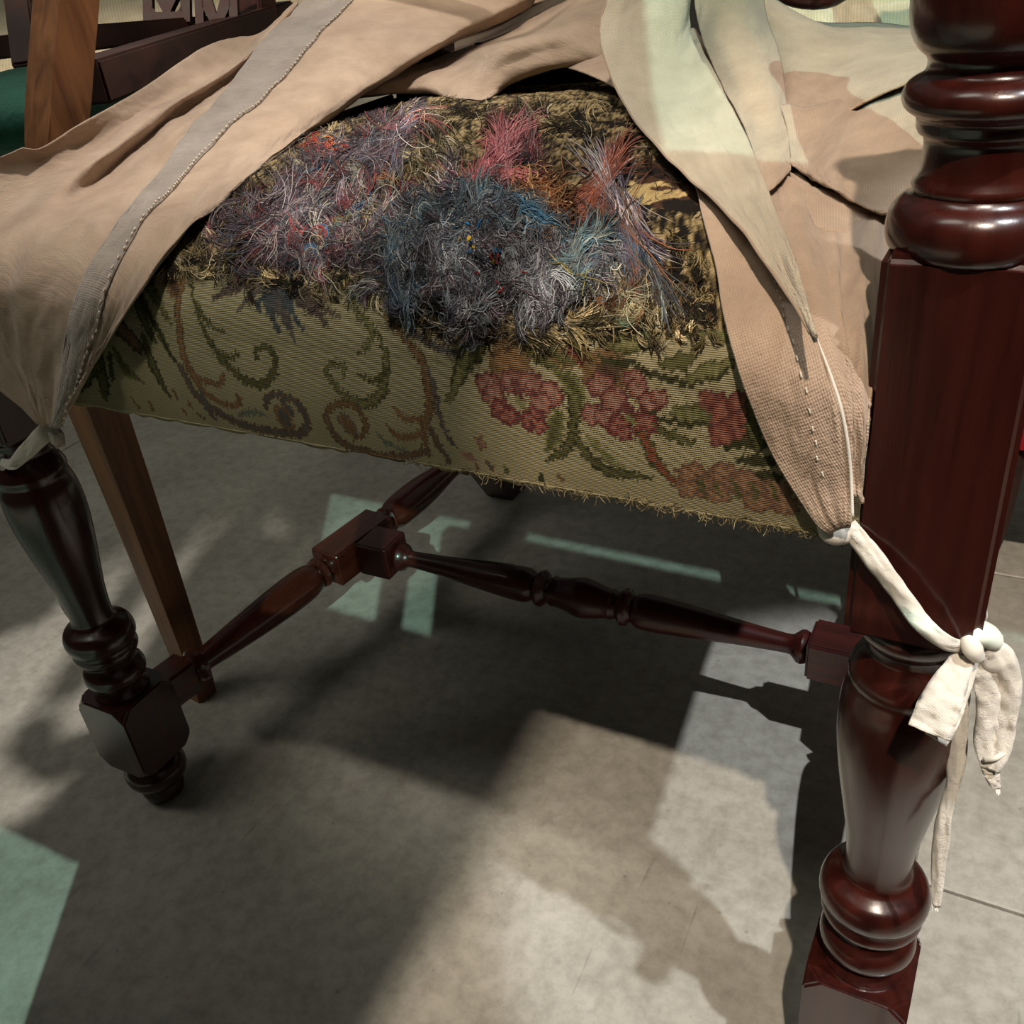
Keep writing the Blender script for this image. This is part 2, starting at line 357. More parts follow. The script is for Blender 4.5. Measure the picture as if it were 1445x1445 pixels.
pr = [(a * k, r) for a, r in half] + [(Lh - .012, .0150), (Lh - .004, .0172), (Lh + .004, .0172)]
tail = [(.0, .0105), (.003, .0105), (.006, .0158), (.0105, .0162), (.0125, .0105), (.0155, .0105), (.018, .0125), (.030, .0098), (.060, .0105), (.095, .0138), (.125, .0155), (.131, .0148), (.1335, .0105), (.136, .0105), (.1395, .0155), (.143, .0150), (.146, .0115), (.1485, .0128)]
pr = pr + [(Lc - a * k, r) for a, r in tail[:0:-1][::1]] if False else pr
# mirrored second half with a double bead at the right end
rev = [(Lc - a * k, r) for a, r in half[::-1]]
pr = pr + rev
lathe(bm, pr, s0, s0 + d, 32, 3)
from_bm('cross_stretcher', bm, MAHOG_X, chair, True, 35)

# ------------------------------------------------------------------ upholstered seat
X0, X1, Y0, Y1 = .0215, .5185, -.0215, .455
RAD = .024; ZE = .450; ZB = .3765
def crown(x, y):
    u = np.clip((x - WX / 2) / .275, -1, 1); v = np.clip((y - .205) / .30, -1, 1)
    c = .026 * (1 - u ** 2) ** .8 * np.clip(1 - v ** 2, 0, 1)
    c = c + .004 * (vnoise(x * 14, y * 14, 3) - .5) 
    # lumps where the stuffing swells out
    for lx, ly, s, h in ((.335, .030, .045, .008), (.37, .018, .03, .006), (.20, .10, .05, .005), (.43, .05, .03, .005)):
        c = c + h * np.exp(-((x - lx) ** 2 + (y - ly) ** 2) / (s * s))
    return c
def ztop(x, y):
    d = np.clip(y - Y0, 0, RAD); z = ZE - RAD + np.sqrt(np.maximum(RAD ** 2 - (RAD - d) ** 2, 0))
    e = np.clip(np.minimum(x - X0, X1 - x), 0, RAD); z2 = -(RAD - np.sqrt(np.maximum(RAD ** 2 - (RAD - e) ** 2, 0))) * .7
    yy = np.clip((y - Y0) / .05, 0, 1)
    return z + z2 + crown(x, y) * yy
def surf(px, py):
    """first hit of the photograph's rays on the seat; returns t (nan where it misses)"""
    px = np.atleast_1d(np.asarray(px, float)); py = np.atleast_1d(np.asarray(py, float))
    d = FF + np.outer((px - 722.5) / F_PX, RR) - np.outer((py - 722.5) / F_PX, UU)
    T = np.full(len(px), np.nan); done = np.zeros(len(px), bool)
    for t in np.arange(.25, 1.1, .003):
        p = CAM + d * t
        ins = (~done) & (p[:, 1] > Y0) & (p[:, 2] < ztop(p[:, 0], p[:, 1])) & (p[:, 2] > ZB - .02) & (p[:, 1] < Y1 + .01) & (p[:, 0] > X0 - .004) & (p[:, 0] < X1 + .004)
        T[ins] = t; done |= ins
    lo = T - .003; hi = T.copy()
    for _ in range(9):
        m = (lo + hi) / 2; p = CAM + d * m[:, None]
        with np.errstate(invalid='ignore'): ins = (p[:, 1] > Y0) & (p[:, 2] < ztop(p[:, 0], p[:, 1]))
        hi = np.where(ins, m, hi); lo = np.where(ins, lo, m)
    return hi
# grid: columns along x, rows run up the front then back over the top
nx = 860
xs_ = np.linspace(X0, X1, nx)
rows_front = np.linspace(ZB, ZE - RAD, 78)
ang = np.linspace(0, 1, 60)[1:]
rows_y = np.concatenate([Y0 + RAD * (1 - np.cos(ang[:40] / ang[39] * math.pi / 2)), np.linspace(Y0 + RAD, Y1, 250)[1:]])
V = []; VV = []; s_acc = 0; prev = None
for z in rows_front:
    V.append(np.stack([xs_, np.full(nx, Y0), np.full(nx, z)], 1)); VV.append(z - ZB)
for y in rows_y:
    V.append(np.stack([xs_, np.full(nx, y), ztop(xs_, np.full(nx, y))], 1))
V = np.array(V); nr = len(V)
arc = np.concatenate([[0], np.cumsum(np.linalg.norm(np.diff(V[:, nx // 2], axis=0), axis=1))])
# slight natural bulge and raw wavy lower edge
bul = np.sin(np.clip((V[:, :, 2] - ZB) / (ZE - RAD - ZB), 0, 1) * math.pi) * .0025 * (np.arange(nr)[:, None] < len(rows_front))
V[:, :, 1] -= bul
wav = (vnoise(xs_ * 160, xs_ * 0, 5) - .5) * .0022 + (vnoise(xs_ * 600, xs_ * 0, 6) - .5) * .0014 * (xs_ > .33)
V[0, :, 2] += wav - .001
U_ = np.tile(xs_, (nr, 1)); W_ = np.tile(arc[:, None], (1, nx))
# photograph pixel of every vertex, only to carry the drawing's outline points onto the cloth
def to_px(p):
    d = p - CAM; z = d @ FF
    return 722.5 + F_PX * (d @ RR) / z, 722.5 - F_PX * (d @ UU) / z
vpx, vpy = to_px(V.reshape(-1, 3)); vpx = vpx.reshape(nr, nx); vpy = vpy.reshape(nr, nx)
def px2sv(q):
    """pixel outline points -> (along, up) metres on the cloth"""
    q = np.asarray(q, float); t = surf(q[:, 0], q[:, 1]); out = []
    for (a, b), tt in zip(q, t):
        if np.isnan(tt): tt = np.nan
        p = P(a, b, tt) if tt == tt else PY(a, b, Y0)
        x = p[0]
        if p[1] < Y0 + .0015 or tt != tt: v = max(p[2], ZB - .01) - ZB
        else: v = np.interp(p[1], V[len(rows_front):, nx // 2, 1], arc[len(rows_front):])
        out.append((x, v))
    return np.array(out)
C = lambda r, g, b: lin((r, g, b))
gx, gv = U_.ravel(), W_.ravel(); npt = len(gx)
CREAM = C(148, 139, 106)
col = np.tile(CREAM, (npt, 1)) * (.88 + .24 * fbm(gx * 90, gv * 90, 2))[:, None]
# jagged woven edges: rows of the loom jitter the drawing sideways
row = np.floor(gv / .0009).astype(np.int64)
jx = gx + (hash2(row, row * 0, 3) - .5) * .0016 + (vnoise(gx * 500, gv * 700, 8) - .5) * .0012
colm = np.floor(gx / .0009).astype(np.int64)
jv = gv + (hash2(colm, colm * 0, 9) - .5) * .0022
def stroke(pts, wid, c, c2=None, edge=None):
    """pts in photo pixels; wid in px (scalar or list)"""
    global col
    pts = np.asarray(pts, float)
    n = max(6, int(len(pts) * 6))
    wd = np.interp(np.linspace(0, 1, n), np.linspace(0, 1, np.size(wid) if np.ndim(wid) else 2), wid if np.ndim(wid) else [wid, wid])
    q = catmull(pts, n) if len(pts) > 1 else np.repeat(pts, n, 0)
    sv = px2sv(q); t = surf(q[:, 0], q[:, 1]); t = np.where(np.isnan(t), .42, t); R = wd * .5 * t / F_PX * 1.1
    m = (gx > sv[:, 0].min() - .02) & (gx < sv[:, 0].max() + .02) & (gv > sv[:, 1].min() - .02) & (gv < sv[:, 1].max() + .02)
    idx = np.nonzero(m)[0]
    if not len(idx): return
    a = jx[idx]; b = jv[idx]; best = np.full(len(idx), 9.)
    for i in range(n - 1):
        p0, p1 = sv[i], sv[i + 1]; e = p1 - p0; L2 = e @ e + 1e-12
        u = np.clip(((a - p0[0]) * e[0] + (b - p0[1]) * e[1]) / L2, 0, 1)
        dd = np.hypot(a - p0[0] - u * e[0], b - p0[1] - u * e[1]) / (R[i] * (1 - u) + R[i + 1] * u)
        best = np.minimum(best, dd)
    ins = best < 1; ii = idx[ins]; bb = best[ins]
    cc = np.tile(c, (len(ii), 1))
    if c2 is not None: cc = np.where((bb < .55)[:, None], np.array(c2), cc)
    if edge is not None: cc = np.where((bb > .78)[:, None], np.array(edge), cc)
    sh = .62 + .42 * vnoise(gx[ii] * 1300, gv[ii] * 120, 4)
    col[ii] = cc * sh[:, None]
def K5(l): return [(100 + a * .4014, 360 + b * .4014) for a, b in l]
def K6(l): return [(600 + a * .4429, 420 + b * .4429) for a, b in l]
OL, DOL, LOL = C(92, 89, 52), C(58, 57, 32), C(118, 114, 72)
BR, DBR, GR, GG, RU = C(120, 94, 62), C(84, 64, 46), C(94, 88, 82), C(112, 116, 98), C(134, 102, 68)
ROSE, DRO, RED_, PK = C(146, 96, 80), C(104, 62, 56), C(116, 58, 52), C(150, 112, 96)
s5 = lambda l, w, *a, **k: stroke(K5(l), (np.array(w) * .4014), *a, **k)
s6 = lambda l, w, *a, **k: stroke(K6(l), (np.array(w) * .4429), *a, **k)
s5([(425, 60), (432, 150), (465, 260), (520, 340), (580, 400), (640, 440), (690, 448), (722, 410), (722, 355), (690, 325), (655, 335), (662, 362)], [12, 14, 18, 26, 30, 34, 24, 18], OL, None, DOL)
s5([(440, 170), (480, 235), (540, 272)], [14, 18, 14], OL, None, DOL); s5([(505, 320), (560, 358), (592, 345)], [14, 22, 16], OL, None, DOL)
s5([(965, 110), (1010, 200), (1050, 250), (1055, 300), (1012, 345)], [18, 22, 28, 24, 14], OL, LOL, DOL)
s5([(1075, 270), (1105, 340), (1112, 410), (1100, 480), (1050, 512), (980, 490), (930, 440), (905, 395), (930, 378), (965, 390), (968, 425)], [16, 24, 34, 40, 30, 24, 22, 14], OL, LOL, DOL)
s5([(1115, 400), (1080, 438), (1012, 410)], [20, 20, 12], OL, None, DOL)
s5([(395, 80), (375, 180), (385, 280), (420, 380), (470, 430), (535, 448), (548, 410)], [30, 28, 30, 32, 26, 22, 16], BR, RU, DBR)
s5([(430, 400), (480, 470), (540, 515), (600, 518), (600, 490)], [28, 26, 24, 20], BR, RU)
s5([(400, 390), (450, 480), (520, 545), (600, 590), (690, 615), (760, 625), (825, 618), (838, 570), (810, 515), (752, 484), (705, 495), (700, 530)], [24, 30, 34, 34, 34, 34, 30, 26, 24], BR, GR, DBR)
s5([(755, 555), (765, 590)], [70, 60], RU, GR, BR); s5([(760, 510), (790, 545)], [26, 26], GR)
s5([(595, 560), (650, 545), (690, 560)], [12, 26, 12], GG); s5([(470, 470), (490, 540), (510, 570)], [16, 30, 16], GR)
s5([(1110, 215), (1190, 310), (1240, 380), (1262, 460), (1270, 540), (1250, 610), (1262, 700)], [18, 26, 34, 36, 34, 28, 16], BR, RU, DBR)
s5([(1250, 380), (1290, 470), (1302, 540), (1340, 640), (1362, 665)], [10, 22, 22, 18, 10], GR, None, DBR)
s5([(1150, 532), (1190, 570), (1250, 562)], [18, 26, 24], BR, RU); s5([(1125, 598), (1170, 635), (1235, 622), (1268, 590)], [18, 28, 26, 16], BR, RU)
s5([(905, 570), (930, 525), (990, 515), (1040, 560), (1040, 625), (1000, 640)], [22, 28, 28, 28, 24, 14], BR, None, DBR)
s5([(905, 560), (925, 610), (955, 655), (1030, 688), (1120, 708), (1210, 700), (1250, 680)], [24, 34, 34, 34, 32, 24], GR, BR, DBR)
s5([(975, 575), (990, 600)], [60, 60], RU, BR, GR)
s5([(1085, 620), (1120, 660), (1180, 682)], [10, 20, 14], GG); s5([(1275, 600), (1300, 660), (1335, 725)], [22, 30, 16], GR, BR)
s5([(1385, 690), (1420, 710)], [16, 12], BR)
for l, w_, c in (([(710, 90), (740, 180), (785, 300)], [90, 50, 14], GR), ([(690, 110), (700, 190), (735, 275)], [50, 34, 14], C(78, 80, 80)), ([(660, 110), (630, 150), (585, 200)], [40, 24, 10], GR),
                 ([(640, 95), (570, 115), (505, 148)], [50, 40, 20], C(86, 74, 64)), ([(740, 110), (830, 170), (902, 248)], [60, 40, 14], C(86, 74, 66)), ([(780, 110), (860, 170), (945, 215)], [50, 30, 14], C(92, 80, 68)), ([(740, 130), (780, 200), (820, 268)], [40, 24, 10], C(74, 82, 84)),
                 ([(690, 140), (660, 170), (665, 205)], [26, 22, 8], C(74, 80, 80))): s5(l, w_, c)
for l, w_, c, c2 in (([(215, 70), (270, 200), (330, 300), (392, 388)], [34, 34, 28, 10], OL, DOL), ([(250, 60), (310, 170), (352, 245)], [40, 34, 10], OL, LOL), ([(255, 280), (310, 400), (360, 495)], [20, 44, 12], DOL, OL),
                     ([(165, 330), (210, 400), (268, 442)], [30, 46, 12], LOL, OL), ([(110, 350), (125, 440), (125, 505)], [50, 56, 20], DOL, OL), ([(20, 480), (60, 430), (110, 380)], [20, 50, 40], DOL, OL), ([(150, 350), (158, 430)], [30, 20], OL, DOL),
                     ([(170, 250), (245, 320)], [70, 50], DBR, BR), ([(230, 160), (260, 240), (300, 300)], [30, 40, 20], DOL, OL), ([(340, 70), (370, 130)], [40, 50], BR, DBR)): s5(l, w_, c, c2)
for a, b, c, dd in ((222, 500, 240, 530), (285, 515, 292, 545), (372, 470, 385, 500), (400, 540, 408, 555), (425, 515, 430, 530), (450, 560, 470, 570)): s5([(a, b), (c, dd)], 14, BR)
s5([(1195, 265), (1300, 325), (1388, 358)], [26, 28, 20], GR, None, DBR); s5([(1240, 245), (1330, 285), (1425, 312)], [24, 26, 20], DRO, BR)
s6([(200, 110), (130, 200), (95, 300), (75, 322)], [60, 70, 50, 14], OL, LOL, DOL)
s6([(230, 80), (340, 180), (420, 230), (468, 310), (482, 400), (462, 470), (395, 518)], [30, 34, 34, 34, 34, 40, 14], DOL, OL)
s6([(430, 370), (420, 430), (400, 480)], [40, 60, 24], LOL, OL); s6([(420, 235), (480, 290), (505, 350)], [30, 60, 30], LOL, OL)
s6([(492, 440), (540, 510), (620, 555), (730, 565)], [24, 44, 36, 12], DOL, OL); s6([(530, 440), (590, 500), (640, 540)], [20, 34, 12], LOL)
s6([(265, 200)], 140, BR, RU); s6([(570, 240)], 150, BR, RU); s6([(585, 235)], 80, DBR)
def flower(lst, c=ROSE, c2=PK, e=DRO):
    for x, y, r in lst: s6([(x - 4, y), (x + 4, y)], 2 * r, c, c2, e)
flower([(205, 275, 40), (225, 305, 36), (280, 270, 38), (335, 268, 38), (400, 310, 42), (375, 335, 34), (350, 275, 24)])
flower([(250, 350, 36), (275, 372, 32), (350, 380, 40), (370, 400, 28)], RED_, ROSE, DRO); s6([(285, 275), (310, 310)], 26, DRO); s6([(300, 320), (320, 335)], 22, LOL)
flower([(560, 280, 42), (605, 325, 42), (665, 265, 32), (680, 295, 34), (720, 330, 34), (750, 320, 26), (540, 368, 34), (580, 372, 30)])
flower([(625, 405, 36), (710, 395, 38), (640, 425, 26), (700, 425, 24)], RED_, ROSE, DRO); s6([(640, 350), (670, 370)], 34, DRO); s6([(655, 380), (670, 395)], 20, LOL)
s6([(478, 130), (490, 175)], 66, RED_, DRO); s6([(380, 150), (430, 190), (470, 210)], [40, 60, 30], BR, OL)
s6([(545, 110), (640, 140), (750, 130)], [50, 90, 40], OL, LOL, DOL); s6([(640, 200), (740, 250), (850, 268), (960, 240)], [16, 24, 24, 14], DOL)
s6([(760, 215), (810, 205), (860, 180)], [30, 60, 20], OL, None, DOL); s6([(840, 255), (900, 235), (985, 205)], [30, 60, 30], OL, LOL, DOL); s6([(560, 190), (640, 215)], [20, 26], DOL)
s6([(770, 120), (880, 100), (980, 120)], [30, 50, 60], OL, LOL)
flower([(920, 340, 44), (960, 370, 52), (1010, 340, 42), (1000, 410, 48), (950, 430, 40), (900, 320, 26), (1040, 380, 40)], C(128, 76, 62), C(140, 88, 70), DRO)
s6([(970, 470), (1030, 455), (1090, 450)], [20, 36, 30], DOL); s6([(1040, 330), (1050, 400), (1070, 470)], [30, 50, 30], DOL, OL)
s6([(800, 360), (840, 370), (890, 380)], [30, 80, 50], OL, LOL); s6([(735, 405), (790, 430), (868, 456)], [14, 36, 16], OL, None, DOL); s6([(725, 362), (770, 385), (900, 400)], [12, 18, 12], DOL)
s6([(700, 430), (740, 510), (800, 585)], [34, 44, 20], OL, C(130, 76, 54), DOL)
flower([(860, 560, 48), (890, 600, 44), (960, 555, 42), (1000, 590, 40), (1040, 580, 48), (1090, 610, 44), (1130, 600, 40), (1060, 640, 40), (940, 620, 34), (1150, 650, 40), (840, 600, 34)], C(140, 104, 78), C(148, 114, 86), C(114, 86, 66))
for x in (880, 930, 990, 1050, 1110): s6([(x, 580), (x + 14, 630)], 16, OL)
s6([(1000, 512), (1050, 505), (1115, 508)], [14, 44, 30], DOL); s6([(1080, 548), (1135, 560)], [34, 28], DOL)
s6([(180, 445), (190, 468)], 28, BR, PK); s6([(125, 495), (160, 515)], 18, PK); s6([(165, 530), (170, 545)], 12, BR); s6([(205, 528), (212, 540)], 24, BR, GR); s6([(260, 545), (262, 558)], 18, OL); s6([(370, 565), (380, 590)], 16, DOL); s6([(430, 570), (440, 580)], 20, BR)
# the worn edge and the torn top: shredded dark warp over beige ground
edgeP = px2sv([(215, 400), (260, 375), (350, 390), (450, 395), (540, 415), (600, 450), (680, 462), (780, 470), (880, 462), (960, 470), (1025, 462)])
vedge = np.interp(gx, edgeP[:, 0], edgeP[:, 1])
over = gv - vedge + (vnoise(gx * 260, gv * 60, 12) - .5) * .014
strand = vnoise(gx * 900 + gv * 300, gv * 170, 21) * .6 + fbm(gx * 110, gv * 80, 22) * .8
dark = C(22, 17, 13); bei = C(180, 158, 116); mos = C(82, 70, 44); rb = C(96, 70, 44)
tornc = np.where((strand > .78)[:, None], bei, np.where((strand > .66)[:, None], C(128, 108, 70), np.where((strand > .55)[:, None], mos, dark)))
right = np.clip((gx - .36) / .06, 0, 1) * np.clip((gv - .13) / .05, 0, 1)
rp = fbm(gx * 30, gv * 30, 31); rp2 = np.where((rp > .47)[:, None], C(196, 170, 116), np.where((rp > .40)[:, None], C(80, 54, 36), C(30, 22, 18)))
purp = np.clip((.30 - gx) / .05, 0, 1) * (fbm(gx * 70, gv * 90, 35) > .5)
tornc = np.where((right > rng.random(npt) * .3 + .2)[:, None], rp2, tornc)
m = over > 0
col[m] = tornc[m] * (.55 + .5 * vnoise(gx[m] * 1500, gv[m] * 200, 5))[:, None]
for l, w_ in (([(895, 190), (870, 225), (850, 245)], [18, 30, 14]), ([(905, 290), (900, 340), (905, 370)], [20, 34, 16]), ([(760, 248), (830, 246)], [10, 14]), ([(825, 170), (900, 180), (960, 205)], [8, 14, 20]), ([(965, 320), (955, 370), (960, 400)], [14, 20, 10]), ([(918, 280), (915, 320), (935, 350)], [3, 3, 3]), ([(880, 210), (875, 260)], [24, 24])): stroke(l, w_, dark)
for l, w_ in (([(940, 200), (960, 250), (990, 280)], [20, 30, 20]), ([(930, 230), (960, 262), (1000, 250)], [10, 20, 14])): stroke(l, w_, C(62, 40, 28))
# stuffing displacement of the torn area
nz = (fbm(gx * 120, gv * 120, 44) - .47) * .0022 + (strand - .7) * .0012
nzz = np.where(m, nz, 0).reshape(nr, nx)
V[:, :, 2] += nzz; V[:, :, 1] -= np.where(np.arange(nr)[:, None] < len(rows_front) + 20, nzz, 0)
ii = np.arange(nr * nx).reshape(nr, nx)
Fq = np.stack([ii[:-1, :-1], ii[:-1, 1:], ii[1:, 1:], ii[1:, :-1]], -1).reshape(-1, 4)
seat = arr_mesh('tapestry_cover', V.reshape(-1, 3), Fq, TAPE_M, chair, True, col, np.stack([gx, gv], 1))
# body of the cushion below the cover
bm = bmesh.new(); block(bm, (WX / 2, .222, .418), (.480, .455, .04), .006); from_bm('cushion_body', bm, WEBBING, chair, False)
# side panels of the seat with gold gimp along the leg
for x, s in ((X1 + .0, 1), (X0, -1)):
    bm = bmesh.new(); block(bm, (x, .21, .415), (.004, .46, .078), .001); from_bm('side_panel', bm, TAPE_M if False else GOLD, chair, False)
bm = bmesh.new()
for k_ in range(17):
    z = ZB + .002 + k_ * .0026
    bmesh.ops.create_uvsphere(bm, u_segments=8, v_segments=6, radius=.0013, matrix=Matrix.Translation((.5150, Y0 - .0035, z)))
g_ = from_bm('gimp_braid', bm, GOLD, chair, True); g_['kind'] = 'stuff'

# ------------------------------------------------------------------ frayed wool and threads
Sg = 9
def cloth_side(x, y):
    """positive where the seat is bare, away from the edges of the turned-back cover"""
    le = np.interp(y, [60, 122, 205, 285, 345, 398, 478, 560], [640, 520, 400, 300, 238, 202, 150, 100]) 
    ri = np.interp(y, [60, 122, 178, 250, 300, 365, 440, 510, 585, 660, 740], [860, 875, 910, 970, 990, 1006, 1018, 1036, 1062, 1098, 1150])
    return np.minimum(x - le - 6, ri - 4 - x)
def strands(specs, name, mat=WOOL_M, label=None):
    pts_all, col_all, rad_all = [], [], []
    for sp in specs:
        n = int(sp['n'] * 1.25); path = catmull(np.array(sp['path'], float), 60)
        u = rng.random(n); base = path[(u * 59).astype(int)]
        wd = np.interp(u, np.linspace(0, 1, np.size(sp['w'])), np.atleast_1d(sp['w']))
        base = base + rng.normal(0, .42, (n, 2)) * wd[:, None] * .6
        sprd = np.radians(sp.get('spread', 15)); fl = (vnoise(base[:, 0] / 26, base[:, 1] / 26, 61) - .5) * 5.0 + (vnoise(base[:, 0] / 9, base[:, 1] / 9, 63) - .5) * 2.5
        ang = np.radians(sp['ang']) + fl * sprd + rng.normal(0, sprd * .35, n)
        if sp.get('flip', True): ang = ang + math.pi * (rng.random(n) > .5)
        L = sp['len'] * (.5 + rng.random(n)); curl = sp.get('curl', .15)
        k0 = rng.normal(0, curl, n); dk = rng.normal(0, curl * .6, (Sg, n)); lk = rng.random(n); seedb = base.copy()
        B = sp.get('lock', 16 if sp.get('r', .2) < .24 else 1)
        if B > 1:                               # most strands lie together in locks
            lead = (np.arange(n) // B) * B; free = rng.random(n) < .22; lead = np.where(free, np.arange(n), lead)
            seedb = base[lead]; tight = (1.2 + 2.6 * lk[lead])[:, None]
            base = seedb + rng.normal(0, 1, (n, 2)) * tight; ang = ang[lead] + rng.normal(0, .13, n); L = L[lead] * (.8 + .5 * rng.random(n)) * 1.15
            k0 = k0[lead] + rng.normal(0, .04, n); dk = dk[:, lead] + rng.normal(0, .03, (Sg, n)); lk = lk[lead]
        p = base.copy(); pts = [p.copy()]
        for s in range(Sg - 1):
            ang = ang + k0 + dk[s]; p = p + np.stack([np.cos(ang), np.sin(ang)], 1) * (L / Sg)[:, None]; pts.append(p.copy())
        pts = np.array(pts)                     # Sg,n,2
        t = surf(pts[..., 0].ravel(), pts[..., 1].ravel()).reshape(Sg, n)
        ok = ~np.isnan(t).any(0) & (cloth_side(pts[..., 0], pts[..., 1]) > 0).all(0)
        pts = pts[:, ok]; t = t[:, ok]; nn = ok.sum()
        if not nn: continue
        lump = .6 * fbm(pts[..., 0] / 30, pts[..., 1] / 30, 97) + .4 * fbm(pts[..., 0] / 34, pts[..., 1] / 34, 71, 3)
        layer = np.clip((lk[ok] * 5.1) % 1.0 + rng.normal(0, .12, nn), 0, 1)
        prof = .0003 + (np.clip(lump - .25, 0, 1) * sp.get('lift', 1.) * 3.0 + (sp['h'] - 2) * .28 * layer) * .001 + np.sin(np.linspace(.05, .95, Sg) * math.pi)[:, None] * (.0002 + .0006 * rng.random(nn))
        d = FF + ((pts[..., 0] - 722.5) / F_PX)[..., None] * RR - ((pts[..., 1] - 722.5) / F_PX)[..., None] * UU
        w3 = CAM + d * t[..., None]
        # raise along the outward normal of the seat (up, tipping to the front at the edge)
        f = np.clip((w3[..., 1] - Y0) / .03, 0, 1)[..., None]
        nrm = np.concatenate([np.zeros_like(f), -(1 - f) - .15, f + .1], -1); nrm /= np.linalg.norm(nrm, axis=-1, keepdims=True) if False else np.linalg.norm(nrm, axis=-1, keepdims=True)
        w3 = w3 + nrm * prof[..., None]
        pal = np.array([lin(c) for c in sp['pal']]); b0 = seedb[ok]; lo = lk[ok]
        ci = (vnoise(b0[:, 0] / 17, b0[:, 1] / 17, 91) * .8 + lo * 3.7 + rng.normal(0, .05, nn)) % 1.0
        cl = np.clip((fbm(b0[:, 0] / 30, b0[:, 1] / 30, 97) - .28) * 2.6, 0, 1)
        br = (.14 + 1.05 * cl * (.5 + .5 * layer) + .35 * rng.random(nn) ** 4) * (.55 + .85 * ((lo * 7.3) % 1.0))
        c = pal[np.clip((ci * len(pal)).astype(int), 0, len(pal) - 1)] * br[:, None]
        pts_all.append(w3.transpose(1, 0, 2)); col_all.append(c); rad_all.append(sp.get('r', .2) * .001 * (.6 + .8 * rng.random(nn)))
    A = np.concatenate(pts_all); Cc = np.concatenate(col_all); R_ = np.concatenate(rad_all)
    tube_mesh(name, A, Cc, R_, mat, label)
def tube_mesh(name, A, Cc, R_, mat, label=None, parent=None):
    n, S, _ = A.shape
    T = np.gradient(A, axis=1); T /= np.linalg.norm(T, axis=2, keepdims=True) + 1e-9
    up = np.array([.3, -.5, .8]); X = np.cross(T, up); X /= np.linalg.norm(X, axis=2, keepdims=True) + 1e-9; Y = np.cross(T, X)
    taper = np.ones(S); taper[0] = .5; taper[-1] = .3
    rr = (R_[:, None] * taper)[..., None]
    ring = [A + (X * math.cos(a) + Y * math.sin(a)) * rr for a in (0, 2.094, 4.189)]
    Vt = np.stack(ring, 2)                     # n,S,3,3
    idx = np.arange(n * S * 3).reshape(n, S, 3)
    fs = []
    for k_ in range(3):
        k2 = (k_ + 1) % 3
        fs.append(np.stack([idx[:, :-1, k_], idx[:, :-1, k2], idx[:, 1:, k2], idx[:, 1:, k_]], -1).reshape(-1, 4))
    cols = np.repeat(Cc, S * 3, axis=0)
    o = arr_mesh(name, Vt.reshape(-1, 3), np.concatenate(fs), mat, parent or chair, True, cols); o['kind'] = 'stuff'
    if label: o['label'] = label
    return o
MIXG = .30
GB = [(118, 126, 132), (140, 146, 150), (96, 98, 104), (166, 170, 172), (104, 98, 104), (88, 98, 110), (72, 68, 72), (132, 120, 124), (196, 196, 192)]
GD = [(84, 78, 82), (56, 50, 54), (112, 108, 112), (130, 126, 130), (92, 72, 74), (170, 168, 170)]
PU = [(120, 104, 114), (108, 108, 120), (144, 126, 132), (88, 80, 90), (170, 156, 156), (130, 98, 108), (112, 122, 132), (78, 68, 70), (160, 84, 84), (196, 184, 176)]
BE = [(206, 188, 148), (186, 166, 124), (160, 140, 100), (216, 202, 168)]
DK = [(34, 26, 20), (52, 42, 28), (72, 62, 34), (28, 22, 18)]
OLI = [(100, 90, 54), (66, 60, 34), (136, 120, 80), (168, 150, 108), (36, 30, 20)]
PKS = [(184, 104, 108), (168, 86, 92), (200, 130, 130), (146, 80, 88), (184, 130, 134)]
STR = [(166, 116, 76), (142, 92, 56), (196, 154, 110), (112, 70, 44)]
TEAL = [(104, 132, 140), (130, 150, 150), (80, 100, 112), (150, 160, 150), (60, 100, 130)]
MULT = [(186, 84, 76), (84, 130, 166), (206, 200, 160), (230, 224, 210), (190, 130, 84), (120, 156, 140), (150, 90, 110)]
sp = []
def add(path, w, n, pal, ang, length, h=4, **k): sp.append(dict(path=path, w=w, n=n, pal=pal, ang=ang, len=length, h=h, **k))
# beige and black shredded ground everywhere
add([(300, 300), (420, 240), (560, 170)], [60, 80, 60], 700, BE + DK, 55, 22, 3, spread=30, r=.18)
add([(540, 160), (640, 160), (760, 170), (830, 190)], [26, 30, 34, 30], 600, BE + DK + DK, 10, 30, 3, spread=25, r=.2)
add([(560, 300), (600, 240), (640, 200)], [60, 80, 60], 800, BE + BE + OLI, 45, 24, 3, spread=25, r=.2, curl=.05)
add([(250, 372), (380, 390), (500, 400), (600, 440), (720, 465), (860, 455), (1000, 455)], [30, 40, 36, 30, 26, 34, 50], 2600, OLI + DK + BE, 100, 20, 2.5, spread=45, r=.18)
add([(900, 420), (960, 430), (1010, 440)], [70, 60, 40], 900, OLI + DK + [(120, 84, 50)], 60, 18, 3, spread=60, r=.2, curl=.4)
add([(930, 330), (980, 370), (1005, 400)], [30, 40, 30], 160, DK + OLI, 60, 20, 3, spread=60, r=.18, curl=.4)
